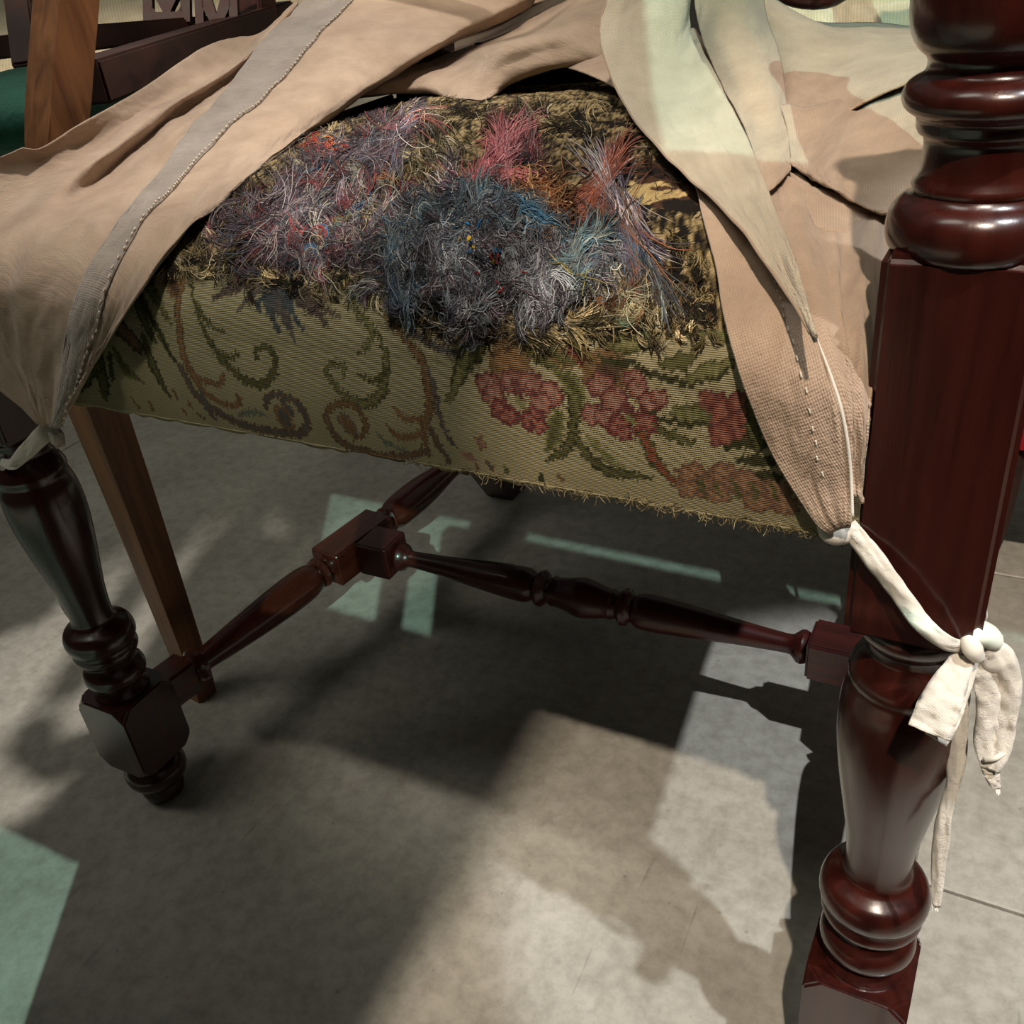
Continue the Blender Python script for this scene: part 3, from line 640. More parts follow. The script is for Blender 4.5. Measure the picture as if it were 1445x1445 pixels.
# purple-grey field on the left
add([(350, 330), (430, 280), (490, 235), (580, 180)], [70, 100, 90, 40], 2300, PU, -38, 44, 6, spread=25, r=.2, curl=.15)
add([(370, 335), (440, 350), (500, 340), (560, 320)], [40, 80, 80, 60], 1600, PU, -60, 34, 6, spread=40, r=.2, curl=.3)
add([(280, 330), (310, 325)], [26, 26], 160, PU + BE, 80, 30, 4, spread=20, r=.2)
add([(500, 260), (470, 320), (430, 370)], [80, 80, 50], 420, MULT, 100, 34, 6, spread=60, r=.22, curl=.4)
add([(425, 320), (428, 350)], [5, 5], 26, [(206, 70, 80)], 86, 40, 5, spread=6, r=.35, curl=.05)
add([(430, 205), (490, 215)], [20, 20], 60, [(200, 60, 70), (214, 120, 60)], 70, 20, 5, spread=50, r=.25, curl=.3)
add([(540, 300), (600, 300), (560, 380), (500, 380)], [60, 50, 50, 40], 500, PU + BE, 110, 30, 5, spread=50, r=.2, curl=.3)
# purple and cream twists
add([(640, 230), (630, 280), (650, 300)], [14, 16, 14], 160, PU + [(210, 200, 200)], 80, 36, 5, spread=20, r=.28)
# grey-blue fluffy mass spilling over the front edge
add([(600, 330), (680, 315), (760, 325)], [34, 40, 30], 1500, GB + TEAL, 5, 42, 8, spread=30, r=.17, curl=.3, lift=5)
add([(570, 350), (570, 390), (590, 420)], [50, 50, 40], 1400, GB + TEAL, 70, 34, 9, spread=40, r=.16, curl=.45, lift=5)
add([(620, 360), (660, 400), (680, 440)], [90, 100, 60], 2600, GB + GD, 60, 32, 10, spread=70, r=.16, curl=.5, lift=6)
add([(720, 370), (760, 410), (780, 430)], [90, 90, 50], 1900, GD + GB[:4], 0, 36, 9, spread=60, r=.17, curl=.5, lift=5)
add([(680, 380), (720, 400)], [70, 70], 14, [(200, 60, 60), (60, 140, 200), (220, 180, 70)], 0, 10, 11, spread=90, r=.4, curl=.5, lift=9)
add([(660, 440), (665, 455)], [16, 10], 90, [(160, 160, 164), (120, 120, 126)], 90, 26, 8, spread=30, r=.2, curl=.5)
add([(735, 318), (765, 330)], [10, 10], 40, [(84, 140, 176), (110, 156, 184), (150, 176, 186)], 20, 30, 9, spread=20, r=.2, lift=7)
add([(800, 395), (840, 375)], [50, 60], 900, TEAL + GB, -40, 34, 8, spread=40, r=.17, curl=.4, lift=4)
add([(810, 370), (840, 345)], [26, 30], 300, [(110, 142, 156), (134, 162, 170), (146, 152, 144)], -45, 34, 9, spread=15, r=.2, lift=5)
add([(835, 395), (845, 400)], [30, 30], 120, [(170, 164, 150), (130, 124, 116)], 80, 40, 7, spread=30, r=.25, curl=.5)
# pink bundle
add([(730, 215), (695, 250), (665, 300)], [20, 40, 34], 700, PKS, 116, 46, 6, spread=10, r=.2, curl=.08, lift=2)
add([(745, 215), (760, 240)], [14, 20], 160, PKS + PU, 110, 40, 5, spread=12, r=.2)
# straw in the hole
add([(735, 270), (775, 285), (760, 310)], [34, 44, 30], 240, STR, 70, 46, 7, spread=60, r=.35, curl=.35, lift=2)
add([(790, 320), (770, 350), (740, 355)], [20, 20, 20], 90, STR, 20, 40, 5, spread=50, r=.3, curl=.2, lift=3)
add([(800, 290), (830, 300), (870, 300)], [40, 40, 30], 600, [(70, 44, 40), (100, 66, 60), (50, 34, 32), (110, 84, 90), (140, 80, 56)], 70, 30, 5, spread=50, r=.18, curl=.3)
# orange-red wedge and long trailing threads on the right
add([(860, 235), (845, 270)], [16, 16], 240, [(164, 98, 78), (180, 116, 94), (138, 80, 64)], 116, 50, 5, spread=6, r=.2, curl=.04)
add([(870, 270), (880, 320), (885, 360)], [26, 30, 24], 420, [(150, 140, 150), (120, 130, 150), (170, 110, 90), (100, 90, 110), (190, 180, 176)], 84, 60, 5, spread=10, r=.2, curl=.06)
add([(890, 330), (910, 370), (925, 400)], [14, 18, 16], 200, [(168, 110, 74), (184, 132, 88), (130, 134, 140), (84, 114, 140)], 58, 60, 5, spread=8, r=.22, curl=.05)
add([(905, 380), (930, 405)], [10, 10], 20, [(200, 214, 200)], 60, 44, 6, spread=8, r=.3, curl=.05)
add([(880, 400), (890, 430)], [40, 40], 300, [(190, 180, 140), (170, 120, 80), (130, 150, 120), (206, 200, 170)], 80, 34, 5, spread=40, r=.2, curl=.35)
add([(815, 405), (850, 405)], [5, 5], 4, [(188, 174, 112)], 0, 44, 8, spread=12, r=.38, curl=.3, lift=7)
add([(720, 462), (800, 462), (860, 450)], [14, 16, 20], 500, BE + OLI, 170, 40, 4, spread=14, r=.2, curl=.08)
add([(880, 400), (500, 350), (600, 330), (420, 300)], [60, 60, 60, 60], 160, [(206, 196, 180), (176, 170, 160)], 60, 30, 9, spread=90, lock=1, r=.2, curl=.4, lift=3)
add([(960, 220), (930, 280)], [50, 50], 60, DK, 80, 24, 2, spread=60, r=.18, curl=.4)
strands(sp, 'frayed_wool', label='tangled grey, blue, pink and beige wool stuffing bursting through the worn seat')
# raw fringe along the lower edge
n = 300
u = rng.random(n) ** .6; x0 = .32 + u * .195
A = np.zeros((n, Sg, 3)); A[:, 0] = np.stack([x0, np.full(n, Y0 - .0015), ZB + rng.random(n) * .003], 1)
dr = np.stack([rng.normal(0, .5, n), rng.normal(-.25, .3, n), -np.abs(rng.normal(.35, .35, n))], 1)
for s in range(1, Sg): dr = dr + rng.normal(0, .35, (n, 3)) * [1, .4, .8]; A[:, s] = A[:, s - 1] + dr / np.linalg.norm(dr, axis=1, keepdims=True) * (.0003 + .0005 * rng.random((n, 1)))
pal = np.array([lin(c) for c in [(150, 138, 104), (120, 106, 76), (92, 80, 54), (70, 58, 40)]]); tube_mesh('raw_edge_thread', A, pal[rng.integers(0, len(pal), n)], np.full(n, .00016), WOOL_M)

# ------------------------------------------------------------------ linen dust cover
cover = empty('dust_cover', (.26, .2, .50), 'beige linen dust cover folded open over the seat, tied to the legs with tapes', 'cover')
def W3(p):
    x, y, t = p
    if t > .2: return P(x, y, t)
    s = surf([x], [y])[0]
    if s != s: s = PZ(x, y, .47); s = (s - CAM) @ FF
    return P(x, y, s - t)
def loft(lines, nu, nv, amp=0., seed=0, fr=(14, 50), clear=.006):
    L3 = [catmull([W3(p) for p in l], nu) for l in lines]
    L3 = np.array(L3)
    G = np.array([catmull(L3[:, i], nv) if False else cat_u(L3[:, i], nv) for i in range(nu)])   # nu,nv,3
    if clear:
        d_ = G - CAM; tt = d_ @ FF; x_ = 722.5 + F_PX * (d_ @ RR) / tt; y_ = 722.5 - F_PX * (d_ @ UU) / tt
        ts = surf(x_.ravel(), y_.ravel()).reshape(tt.shape); lim = ts - clear
        bad = np.nan_to_num(tt - lim, nan=0.0).clip(0)
        for _ in range(70):                      # spread the correction so that the cloth stays smooth
            q = np.pad(bad, 1, mode='edge'); sm = (q[:-2, 1:-1] + q[2:, 1:-1] + q[1:-1, :-2] + q[1:-1, 2:]) / 4; bad = np.maximum(bad, sm * .992)
        G = CAM + d_ * (1 - bad / tt)[..., None]
    if amp:
        du = np.gradient(G, axis=0); dv = np.gradient(G, axis=1); nn = np.cross(du, dv); nn /= np.linalg.norm(nn, axis=2, keepdims=True) + 1e-9
        U = np.linspace(0, 1, nu)[:, None] + np.zeros((nu, nv)); Vv = np.linspace(0, 1, nv)[None] + np.zeros((nu, nv))
        h = (fbm(U * fr[0], Vv * fr[1] * .2, seed) - .47) * amp + (fbm(U * fr[0] * 3 + Vv * 6, Vv * 6, seed + 5) - .47) * amp * .35
        G = G + nn * h[..., None]
    return G
def cat_u(pts, n):
    """catmull with even steps between control lines so every patch row keeps its fold"""
    k_ = len(pts); ext = np.vstack([2 * pts[0] - pts[1], pts, 2 * pts[-1] - pts[-2]])
    u = np.linspace(0, k_ - 1, n); i = np.clip(u.astype(int), 0, k_ - 2); f = (u - i)[:, None]
    p0, p1, p2, p3 = ext[i], ext[i + 1], ext[i + 2], ext[i + 3]
    return .5 * ((2 * p1) + (-p0 + p2) * f + (2 * p0 - 5 * p1 + 4 * p2 - p3) * f ** 2 + (-p0 + 3 * p1 - 3 * p2 + p3) * f ** 3)
def grid_data(G):
    nu, nv, _ = G.shape
    a = np.concatenate([np.zeros((1, nv)), np.cumsum(np.linalg.norm(np.diff(G, axis=0), axis=2), 0)]).mean(1)[:, None] + np.zeros((nu, nv))
    b = np.concatenate([np.zeros((nu, 1)), np.cumsum(np.linalg.norm(np.diff(G, axis=1), axis=2), 1)], 1)
    idx = np.arange(nu * nv).reshape(nu, nv)
    f = np.stack([idx[:-1, :-1], idx[1:, :-1], idx[1:, 1:], idx[:-1, 1:]], -1).reshape(-1, 4)
    return G.reshape(-1, 3), f, np.stack([a, b], -1).reshape(-1, 2)
def sheet(name, Gs, mat, parent, thick=.0009):
    vs, fs, us = [], [], []; o_ = 0
    for G in Gs:
        v, f, u = grid_data(G); vs.append(v); fs.append(f + o_); us.append(u); o_ += len(v)
    o = arr_mesh(name, np.concatenate(vs), np.concatenate(fs), mat, parent, True, None, np.concatenate(us))
    md = o.modifiers.new('thickness', 'SOLIDIFY'); md.thickness = thick; md.offset = 0
    return o
# --- left drape: lines from the top right down to the tie at the left leg
L0 = [(400, 20, .96), (385, 46, .93), (300, 62, .84), (200, 125, .70), (130, 166, .63), (95, 190, .612), (50, 214, .60), (20, 215, .598), (-60, 262, .60), (-90, 400, .59), (-20, 530, .58), (28, 575, .575), (52, 598, .573)]
L1 = [(420, 0, .93), (330, 84, .84), (235, 140, .725), (160, 185, .655), (100, 225, .615), (40, 262, .600), (-10, 320, .592), (-30, 400, .588), (0, 490, .583), (36, 560, .573), (58, 600, .571)]
L1b = [(420, 4, .90), (338, 88, .80), (245, 146, .695), (165, 205, .625), (85, 265, .582), (28, 330, .574), (5, 405, .572), (20, 495, .570), (44, 565, .569), (61, 601, .569)]
L2 = [(420, 10, .90), (345, 95, .825), (255, 158, .718), (172, 226, .640), (97, 300, .597), (52, 355, .590), (32, 420, .584), (39, 500, .577), (52, 570, .571), (64, 602, .569)]
L2b = [(425, 10, .88), (352, 100, .775), (272, 165, .675), (196, 235, .612), (128, 310, .577), (90, 365, .568), (66, 440, .568), (60, 510, .566), (64, 570, .564), (69, 603, .566)]
L3 = [(440, -8, .86), (385, 45, .79), (335, 110, .725), (270, 185, .655), (230, 240, .618), (175, 300, .588), (140, 350, .568), (112, 410, .560), (95, 480, .562), (86, 550, .564), (76, 603, .565)]
L3m = [(480, -15, .845), (420, 45, .775), (360, 115, .71), (295, 187, .642), (245, 245, .602), (196, 305, .572), (160, 355, .555), (134, 415, .549), (112, 485, .554), (95, 550, .560), (79, 602, .564)]
L4 = [(520, -25, .83), (455, 50, .75), (382, 128, .680), (320, 190, .622), (262, 250, .582), (212, 308, .553), (180, 360, .541), (152, 420, .538), (128, 490, .546), (104, 552, .556), (82, 601, .563)]
L4m = [(640, -20, .83), (560, 45, .75), (470, 115, .675), (385, 185, .605), (310, 243, .556), (245, 305, .524), (206, 352, .513), (172, 415, .515), (145, 480, .528), (112, 553, .546), (84, 600, .562)]
L5 = [(745, -10, .83), (640, 48, .76), (520, 122, .688), (400, 205, .602), (300, 285, .530), (238, 345, .487), (202, 398, .480), (150, 478, .502), (108, 552, .528), (86, 598, .561)]
L6 = [(750, 10, .85), (640, 60, .79), (520, 130, .71), (402, 208, .62), (304, 287, .546), (244, 347, .500), (206, 400, .488), (154, 478, .510), (108, 550, .537), (84, 596, .566)]
GA = loft([L0, L1, L1b, L2, L2b, L3, L3m, L4, L4m, L5, L6], 200, 150, .007, 3, (9, 34), .015)
# --- middle fold that hangs over the back of the seat
M0 = [(440, -40, 1.0), (600, -70, .98), (760, -80, .96), (860, -80, .9)]
M1 = [(440, 60, .95), (600, 20, .93), (740, 0, .90), (850, -30, .84)]
M1b = [(450, 120, .90), (580, 80, .93), (690, 44, .93), (770, 5, .87), (850, -20, .79)]
M2 = [(450, 130, .84), (580, 95, .84), (680, 64, .81), (750, 45, .77), (800, 15, .735), (860, -20, .70)]
M3 = [(500, 120, .735), (590, 105, .755), (660, 95, .745), (710, 66, .70), (770, 48, .69), (850, 20, .67), (890, 10, .66)]
M4 = [(490, 133, .715), (590, 122, .735), (670, 122, .705), (720, 92, .69), (780, 72, .68), (850, 62, .655), (900, 70, .64)]
M5 = [(490, 138, .72), (590, 131, .745), (640, 138, .73), (682, 141, .71), (716, 120, .70), (760, 101, .69), (810, 90, .675), (860, 92, .655), (910, 120, .62)]
M6 = [(490, 138, .76), (600, 126, .78), (690, 128, .76), (760, 96, .74), (860, 88, .70), (915, 125, .65)]
GB_ = loft([M0, M1, M1b, M2, M3, M4, M5, M6], 130, 80, .004, 9, (8, 20))
# --- pale flap that is folded back on the right side
A1 = [(880, -60, .60), (850, 20, .585), (848, 60, .575), (868, 122, .555), (905, 178, .525), (972, 250, .480), (1035, 313, .440), (1080, 370, .412), (1113, 416, .392), (1150, 478, .366)]
A2 = [(920, -60, .60), (900, 20, .585), (895, 70, .570), (915, 125, .547), (950, 175, .515), (1008, 245, .468), (1060, 312, .427), (1097, 370, .398), (1122, 416, .380), (1150.7, 478, .362)]
A3 = [(970, -60, .60), (960, 20, .590), (950, 75, .570), (965, 125, .545), (995, 175, .508), (1042, 242, .460), (1082, 310, .420), (1110, 368, .392), (1130, 414, .377), (1151.5, 477, .361)]
A4 = [(985, -60, .62), (974, 20, .605), (976, 50, .590), (996, 92, .560), (1032, 155, .515), (1062, 215, .475), (1085, 270, .442), (1106, 325, .412), (1124, 380, .388), (1136, 420, .375), (1152, 477, .361)]
GC = loft([A1, A2, A3, A4], 120, 50, .006, 21, (9, 14), .030)
# --- its under layer, running down to the knot at the right leg
B1 = [(800, 95, .68), (870, 125, .60), (930, 190, .545), (975, 253, .500), (990, 300, .474), (1008, 365, .440), (1020, 440, .410), (1038, 510, .390), (1064, 585, .372), (1100, 660, .358), (1150, 735, .350), (1172, 752, .349)]
B2 = [(860, 60, .66), (900, 120, .60), (960, 190, .54), (1005, 262, .485), (1025, 320, .455), (1045, 385, .425), (1065, 450, .397), (1085, 520, .378), (1108, 590, .363), (1133, 660, .353), (1160, 728, .347), (1178, 750, .347)]
B3 = [(900, 40, .66), (940, 110, .60), (1000, 190, .53), (1040, 270, .470), (1065, 335, .435), (1088, 400, .407), (1105, 460, .388), (1125, 525, .371), (1140, 590, .361), (1155, 660, .351), (1172, 722, .345), (1184, 748, .345)]
B4 = [(960, 40, .66), (1000, 100, .60), (1040, 190, .525), (1070, 270, .465), (1095, 345, .425), (1115, 402, .397), (1136, 460, .376), (1160, 520, .362), (1172, 590, .354), (1182, 660, .347), (1190, 720, .342), (1191, 746, .343)]
B5 = [(980, 40, .67), (1020, 100, .61), (1060, 190, .53), (1080, 265, .468), (1105, 338, .425), (1126, 400, .394), (1151, 476, .367), (1172, 530, .357), (1190, 590, .350), (1199, 655, .345), (1203, 722, .341), (1200, 745, .342)]
GD_ = loft([B1, B2, B3, B4, B5], 130, 60, .0035, 31, (8, 12), .008)
# --- cone-shaped tan fold right of the flap, big swag and lower swag reaching the post
C1 = [(975, -60, .68), (985, 30, .64), (1010, 100, .60), (1045, 170, .55), (1066, 225, .50), (1080, 270, .47)]
C2 = [(1010, -60, .66), (1020, 30, .615), (1040, 100, .57), (1066, 170, .52), (1084, 225, .480), (1090, 266, .46)]
C3 = [(1050, -60, .67), (1055, 20, .625), (1075, 90, .575), (1092, 150, .53), (1100, 215, .487), (1100, 258, .462)]
C4 = [(1070, -60, .72), (1080, 20, .67), (1100, 80, .61), (1109, 150, .555), (1113, 205, .515), (1116, 240, .485)]
GE = loft([C1, C2, C3, C4], 60, 44, .003, 41, (6, 8), .018)
D0 = [(1030, -70, .78), (1070, -20, .80), (1150, 30, .80), (1230, 30, .78), (1340, 45, .74)]
D1 = [(1050, -40, .72), (1090, 5, .72), (1180, 50, .70), (1250, 58, .66), (1345, 68, .60)]
D2 = [(1060, 0, .70), (1095, 50, .68), (1170, 95, .63), (1240, 90, .585), (1345, 78, .54)]
D3 = [(1070, 80, .66), (1100, 110, .63), (1150, 150, .575), (1230, 125, .535), (1345, 88, .49)]
D4 = [(1085, 150, .62), (1112, 205, .555), (1160, 180, .545), (1230, 140, .52), (1345, 92, .485)]
D5 = [(1090, 160, .66), (1113, 203, .60), (1165, 178, .58), (1240, 135, .56), (1345, 88, .53)]
GF = loft([D0, D1, D2, D3, D4, D5], 80, 70, .004, 51, (6, 10))
E0 = [(1100, 150, .62), (1160, 150, .60), (1240, 115, .57), (1350, 70, .54)]
E1 = [(1110, 180, .60), (1160, 178, .57), (1240, 150, .515), (1350, 120, .47)]
E2 = [(1114, 205, .56), (1165, 212, .51), (1240, 205, .465), (1350, 190, .43)]
E3 = [(1116, 220, .53), (1175, 248, .465), (1245, 258, .425), (1350, 250, .40)]
E4 = [(1112, 228, .54), (1180, 268, .475), (1245, 298, .435), (1350, 300, .41)]
E5 = [(1110, 226, .58), (1178, 262, .50), (1245, 295, .455), (1350, 300, .43)]
GG_ = loft([E0, E1, E2, E3, E4, E5], 70, 60, .004, 61, (6, 9), .022)
# lower cup of cloth beside the leg
H0 = [(1070, 232, .51), (1080, 256, .485), (1090, 330, .450), (1116, 430, .408), (1154, 520, .382), (1182, 600, .362), (1198, 700, .350)]
H1 = [(1104, 238, .49), (1118, 262, .455), (1128, 320, .420), (1152, 420, .388), (1177, 510, .366), (1196, 600, .353), (1203, 700, .346)]
H2 = [(1130, 250, .52), (1150, 306, .485), (1158, 340, .455), (1174, 420, .417), (1190, 500, .388), (1202, 590, .361), (1206, 700, .347)]
H3 = [(1160, 280, .48), (1172, 298, .440), (1178, 340, .415), (1183, 410, .394), (1193, 490, .374), (1206, 590, .354), (1208, 700, .346)]
H4 = [(1200, 293, .49), (1200, 308, .455), (1194, 345, .435), (1190, 420, .410), (1200, 500, .382), (1211, 590, .357), (1211, 700, .345)]
H5 = [(1242, 300, .46), (1236, 312, .405), (1226, 360, .388), (1216, 430, .370), (1216, 510, .358), (1218, 600, .347), (1213, 705, .342)]
H6 = [(1296, 256, .40), (1270, 285, .395), (1252, 350, .385), (1238, 430, .372), (1230, 510, .361), (1223, 600, .350), (1214, 710, .343)]
H7 = [(1300, 262, .43), (1276, 292, .43), (1258, 352, .41), (1243, 432, .39), (1233, 512, .375), (1224, 600, .36), (1215, 710, .348)]
GH = loft([H0, H1, H2, H3, H4, H5, H6, H7], 90, 90, .003, 71, (6, 12))
# inside of the cup
I0 = [(1095, 240, .52), (1140, 262, .52), (1190, 275, .52), (1245, 292, .50), (1296, 262, .44)]
I1 = [(1100, 300, .53), (1145, 320, .53), (1190, 330, .52), (1245, 330, .48), (1280, 300, .44)]
GI = loft([I0, I1], 30, 10)
body = sheet('cloth', [GA, GB_, GD_, GE, GF, GG_, GH, GI], LINEN, cover)
flap = sheet('folded_flap', [GC], PALE, cover); flap['label'] = 'pale folded-back flap of the linen cover'
# hem strip sewn along the left drape, its stitches, and the pale selvages
def offs(G, h):
    du = np.gradient(G, axis=0); dv = np.gradient(G, axis=1); nn = np.cross(du, dv); nn /= np.linalg.norm(nn, axis=2, keepdims=True) + 1e-9
    s = np.sign(((CAM - G) * nn).sum(2).mean()); return G + nn * h * s
jA, jB = int(149 * 5 / 10 + .5), int(149 * 7 / 10 + .5)
hem = sheet('hem', [offs(GA, .0012)[:, jA:jB + 1]], HEM, cover, .0008)
def thread(name, pts, rad, mat, parent, n=None, seg=8, kind=None, r2=None):
    """a rounded cord through world points"""
    n = n or len(pts) * 6; c = catmull(pts, n); bm = bmesh.new(); rings = []
    T = np.gradient(c, axis=0)
    for i, p in enumerate(c):
        t = Vector(T[i]).normalized(); q = t.to_track_quat('Z', 'Y'); r = rad if np.ndim(rad) == 0 else np.interp(i / (n - 1), np.linspace(0, 1, len(rad)), rad)
        rings.append([bm.verts.new(Vector(p) + q @ Vector((r * math.cos(a), r * math.sin(a), 0))) for a in np.linspace(0, 2 * math.pi, seg, endpoint=False)])
    for a, b in zip(rings, rings[1:]):
        for k_ in range(seg): bm.faces.new((a[k_], a[(k_ + 1) % seg], b[(k_ + 1) % seg], b[k_]))
    bm.faces.new(rings[0][::-1]); bm.faces.new(rings[-1])
    o = from_bm(name, bm, mat, parent, True)
    if kind: o['kind'] = kind
    return o
def stitches(line, step=.0042, ln=.0026, r=.00032):
    c = catmull(line, 400); L = np.concatenate([[0], np.cumsum(np.linalg.norm(np.diff(c, axis=0), axis=1))]); out = []
    s = 0
    while s < L[-1] - ln:
        q = [s + ln * k_ / (Sg - 1) for k_ in range(Sg)]
        out.append(np.stack([np.interp(q, L, c[:, i]) for i in range(3)], 1)); s += step * (.8 + .5 * rng.random())
    return np.array(out)
St = stitches(offs(GA, .0026)[:, jB], .0052, .0024); St2 = stitches(offs(GD_, .0010)[82:125, 32], .0056, .0022)
A = np.concatenate([St, St2]); A[:, :, :] += rng.normal(0, .00025, A.shape[:1] + (1, 3))
tube_mesh('stitching', A, np.tile(lin((214, 202, 184)), (len(A), 1)), np.concatenate([np.full(len(St), .00075), np.full(len(St2), .0004)]), WOOL_M, 'pale running stitches', cover)
thread('selvage', GD_[84:129:4, -1], .0006, SELV, cover, 80)
thread('selvage', offs(GA, .0012)[4:188:6, jA], .0005, HEM, cover, 120)
# small ravelled edge of the pale flap
thread('selvage', GC[2:118:5, 0], .0006, LINEN, cover, 100)

# tapes: flat strips through pixel/depth points with their width direction
def ribbon(name, pts, wid, mat=SELV, parent=None, twist=0., n=60, curv=.12):
    c = catmull([P(*p) for p in pts], n); T = np.gradient(c, axis=0); T /= np.linalg.norm(T, axis=1, keepdims=True)
    w_ = np.interp(np.linspace(0, 1, n), np.linspace(0, 1, np.size(wid)), np.atleast_1d(wid)) * .001
    view = c - CAM; view /= np.linalg.norm(view, axis=1, keepdims=True)
    S_ = np.cross(T, view); S_ /= np.linalg.norm(S_, axis=1, keepdims=True); Nn = np.cross(T, S_)
    tw = np.interp(np.linspace(0, 1, n), np.linspace(0, 1, np.size(twist)), np.atleast_1d(twist))[:, None]
    S2 = S_ * np.cos(tw) + Nn * np.sin(tw); N2 = np.cross(T, S2)
    nv = 9; G = np.zeros((n, nv, 3))
    for j in range(nv):
        a = (j / (nv - 1) - .5); ruf = (vnoise(np.linspace(0, 1, n) * 14, np.full(n, j * .7), 80) - .5)[:, None] * w_[:, None] * .22
        G[:, j] = c + S2 * (a * w_)[:, None] + N2 * (w_[:, None] * curv * math.cos(a * 3.1)) + N2 * ruf
    return sheet(name, [G], mat, parent or cover, .0007)
ribbon('tie_tape', [(76, 592, .566), (70, 602, .562), (52, 622, .562), (34, 640, .566), (18, 655, .575), (2, 652, .59)], [8, 10, 9, 7, 6, 4], n=40)
ribbon('tie_tape', [(66, 590, .566), (74, 604, .563), (82, 618, .563), (86, 632, .564)], [4, 6, 8, 5], n=30)
thread('tie_tape', [P(*p) for p in [(4, 655, .60), (8, 690, .645), (40, 760, .66), (68, 815, .685), (78, 832, .69), (92, 860, .70), (103, 878, .708), (112, 893, .712)]], [.0018, .0016, .0016, .002, .0016, .0016, .002, .001], SELV, cover)
thread('knot', [P(*p) for p in [(1158, 738, .349), (1175, 752, .345), (1196, 748, .342), (1203, 738, .340)]], [.002, .0042, .0045, .003], SELV, cover, 26, 12)
ribbon('tie_tape', [(1196, 742, .341), (1215, 765, .339), (1240, 797, .338), (1268, 835, .338), (1295, 872, .338), (1325, 900, .340), (1352, 911, .345), (1368, 905, .352)], [7, 7, 7.5, 7.5, 6.5, 6, 5, 4], twist=[.5, .2, .7, .2, .5, .9], curv=.22, n=80)
thread('tie_tape', [P(*p) for p in [(1366, 908, .352), (1376, 888, .355), (1383, 858, .362), (1388, 870, .38), (1375, 900, .395)]], [.0018, .0016, .0014, .0014], SELV, cover)
thread('knot', [P(*p) for p in [(1352, 908, .350), (1366, 895, .345), (1385, 893, .345), (1400, 903, .348), (1402, 912, .352)]], [.0028, .0042, .0046, .004, .0024], SELV, cover, 26, 12)
thread('knot', [P(*p) for p in [(1366, 900, .343), (1372, 915, .341), (1380, 928, .343)]], [.0028, .0036, .0026], SELV, cover, 18, 12)
ribbon('bow_loop', [(1366, 908, .348), (1356, 935, .346), (1340, 965, .343), (1324, 1000, .341), (1311, 1034, .342)], [6, 9, 12, 14, 14.5], curv=.10, n=50)
ribbon('bow_loop', [(1372, 912, .353), (1364, 950, .352), (1352, 985, .351), (1334, 1022, .350), (1320, 1044, .3485)], [5, 6, 6, 8, 8], curv=.1, n=40)
ribbon('bow_loop', [(1382, 905, .350), (1402, 925, .352), (1418, 955, .356), (1420, 990, .360), (1416, 1030, .364), (1408, 1062, .366), (1398, 1085, .368)], [9, 13, 11, 10, 9, 9, 6], twist=[0, .2, .5, .4, .2], curv=.22, n=60)
ribbon('bow_loop', [(1380, 915, .352), (1388, 945, .356), (1395, 985, .360), (1393, 1020, .364), (1390, 1050, .367), (1396, 1082, .369)], [7, 10, 9, 8, 8, 6], twist=[.2, -.3, -.2, 0], curv=.2, n=50)
thread('knot', [P(*p) for p in [(1390, 1072, .366), (1404, 1070, .363), (1418, 1062, .364)]], .0011, SELV, cover, 14)
ribbon('tape_end', [(1396, 1082, .369), (1402, 1100, .370), (1406, 1112, .371)], [6, 5, 3], n=20)
ribbon('tape_end', [(1362, 930, .362), (1356, 985, .372), (1350, 1050, .380), (1345, 1100, .388), (1332, 1160, .396), (1326, 1210, .404), (1322, 1262, .410), (1321, 1278, .412)], [5, 7, 8, 8, 6, 7, 6, 3], twist=[0, .6, .2, .9, .3, .6, .1], curv=.25, n=90)
n = 26; A = np.zeros((n, Sg, 3))
for i in range(n):
    o0, dirp = ((1406, 1108, .371), (6, 16)) if i < 15 else ((1321, 1276, .412), (-1, 12))
    x, y, t = o0; x += rng.normal(0, 2); dx = dirp[0] * .3 * rng.normal(1, 1.2); dy = dirp[1] * (.6 + .6 * rng.random())
    for s in range(Sg): A[i, s] = P(x + dx * s / Sg + rng.normal(0, .3), y + dy * s / Sg, t)
tube_mesh('frayed_tip', A, np.tile(lin((236, 228, 212)), (n, 1)), np.full(n, .00016), WOOL_M, None, cover)

# ------------------------------------------------------------------ the neighbouring side chair on the left
def beam(name, p0, p1, w0, h0, mat, parent, w1=None, h1=None, up=(0, 0, 1), bev=.002):
    p0 = Vector(p0); p1 = Vector(p1); d = p1 - p0; L = d.length; q = d.to_track_quat('Y', 'Z'); bm = bmesh.new()
    w1 = w1 or w0; h1 = h1 or h0; v = []
    for y, w_, h_ in ((0, w0, h0), (L, w1, h1)):
        for a, b in ((-1, -1), (1, -1), (1, 1), (-1, 1)): v.append(bm.verts.new(p0 + q @ Vector((a * w_ / 2, y, b * h_ / 2))))
    for k_ in range(4): bm.faces.new((v[k_], v[(k_ + 1) % 4], v[4 + (k_ + 1) % 4], v[4 + k_]))
    bm.faces.new(v[:4][::-1]); bm.faces.new(v[4:])
    bmesh.ops.bevel(bm, geom=bm.edges[:], offset=bev, segments=2, affect='EDGES')
    return from_bm(name, bm, mat, parent, True, 30)
side_chair = empty('side_chair', (-.055, .101, 0), 'old brown side chair with square leg, pierced splats and green seat at the left', 'chair')
bm = bmesh.new(); ctr = catmull([(-.055, .101, 0), (-.055, .101, .2), (-.055, .101, .36), tuple(P(112, 420, .69)), tuple(P(82, 240, .665)), tuple(P(84, 120, .655)), tuple(P(92, 20, .65)), tuple(P(100, -90, .645))], 40)
rings = []; az = math.radians(38)
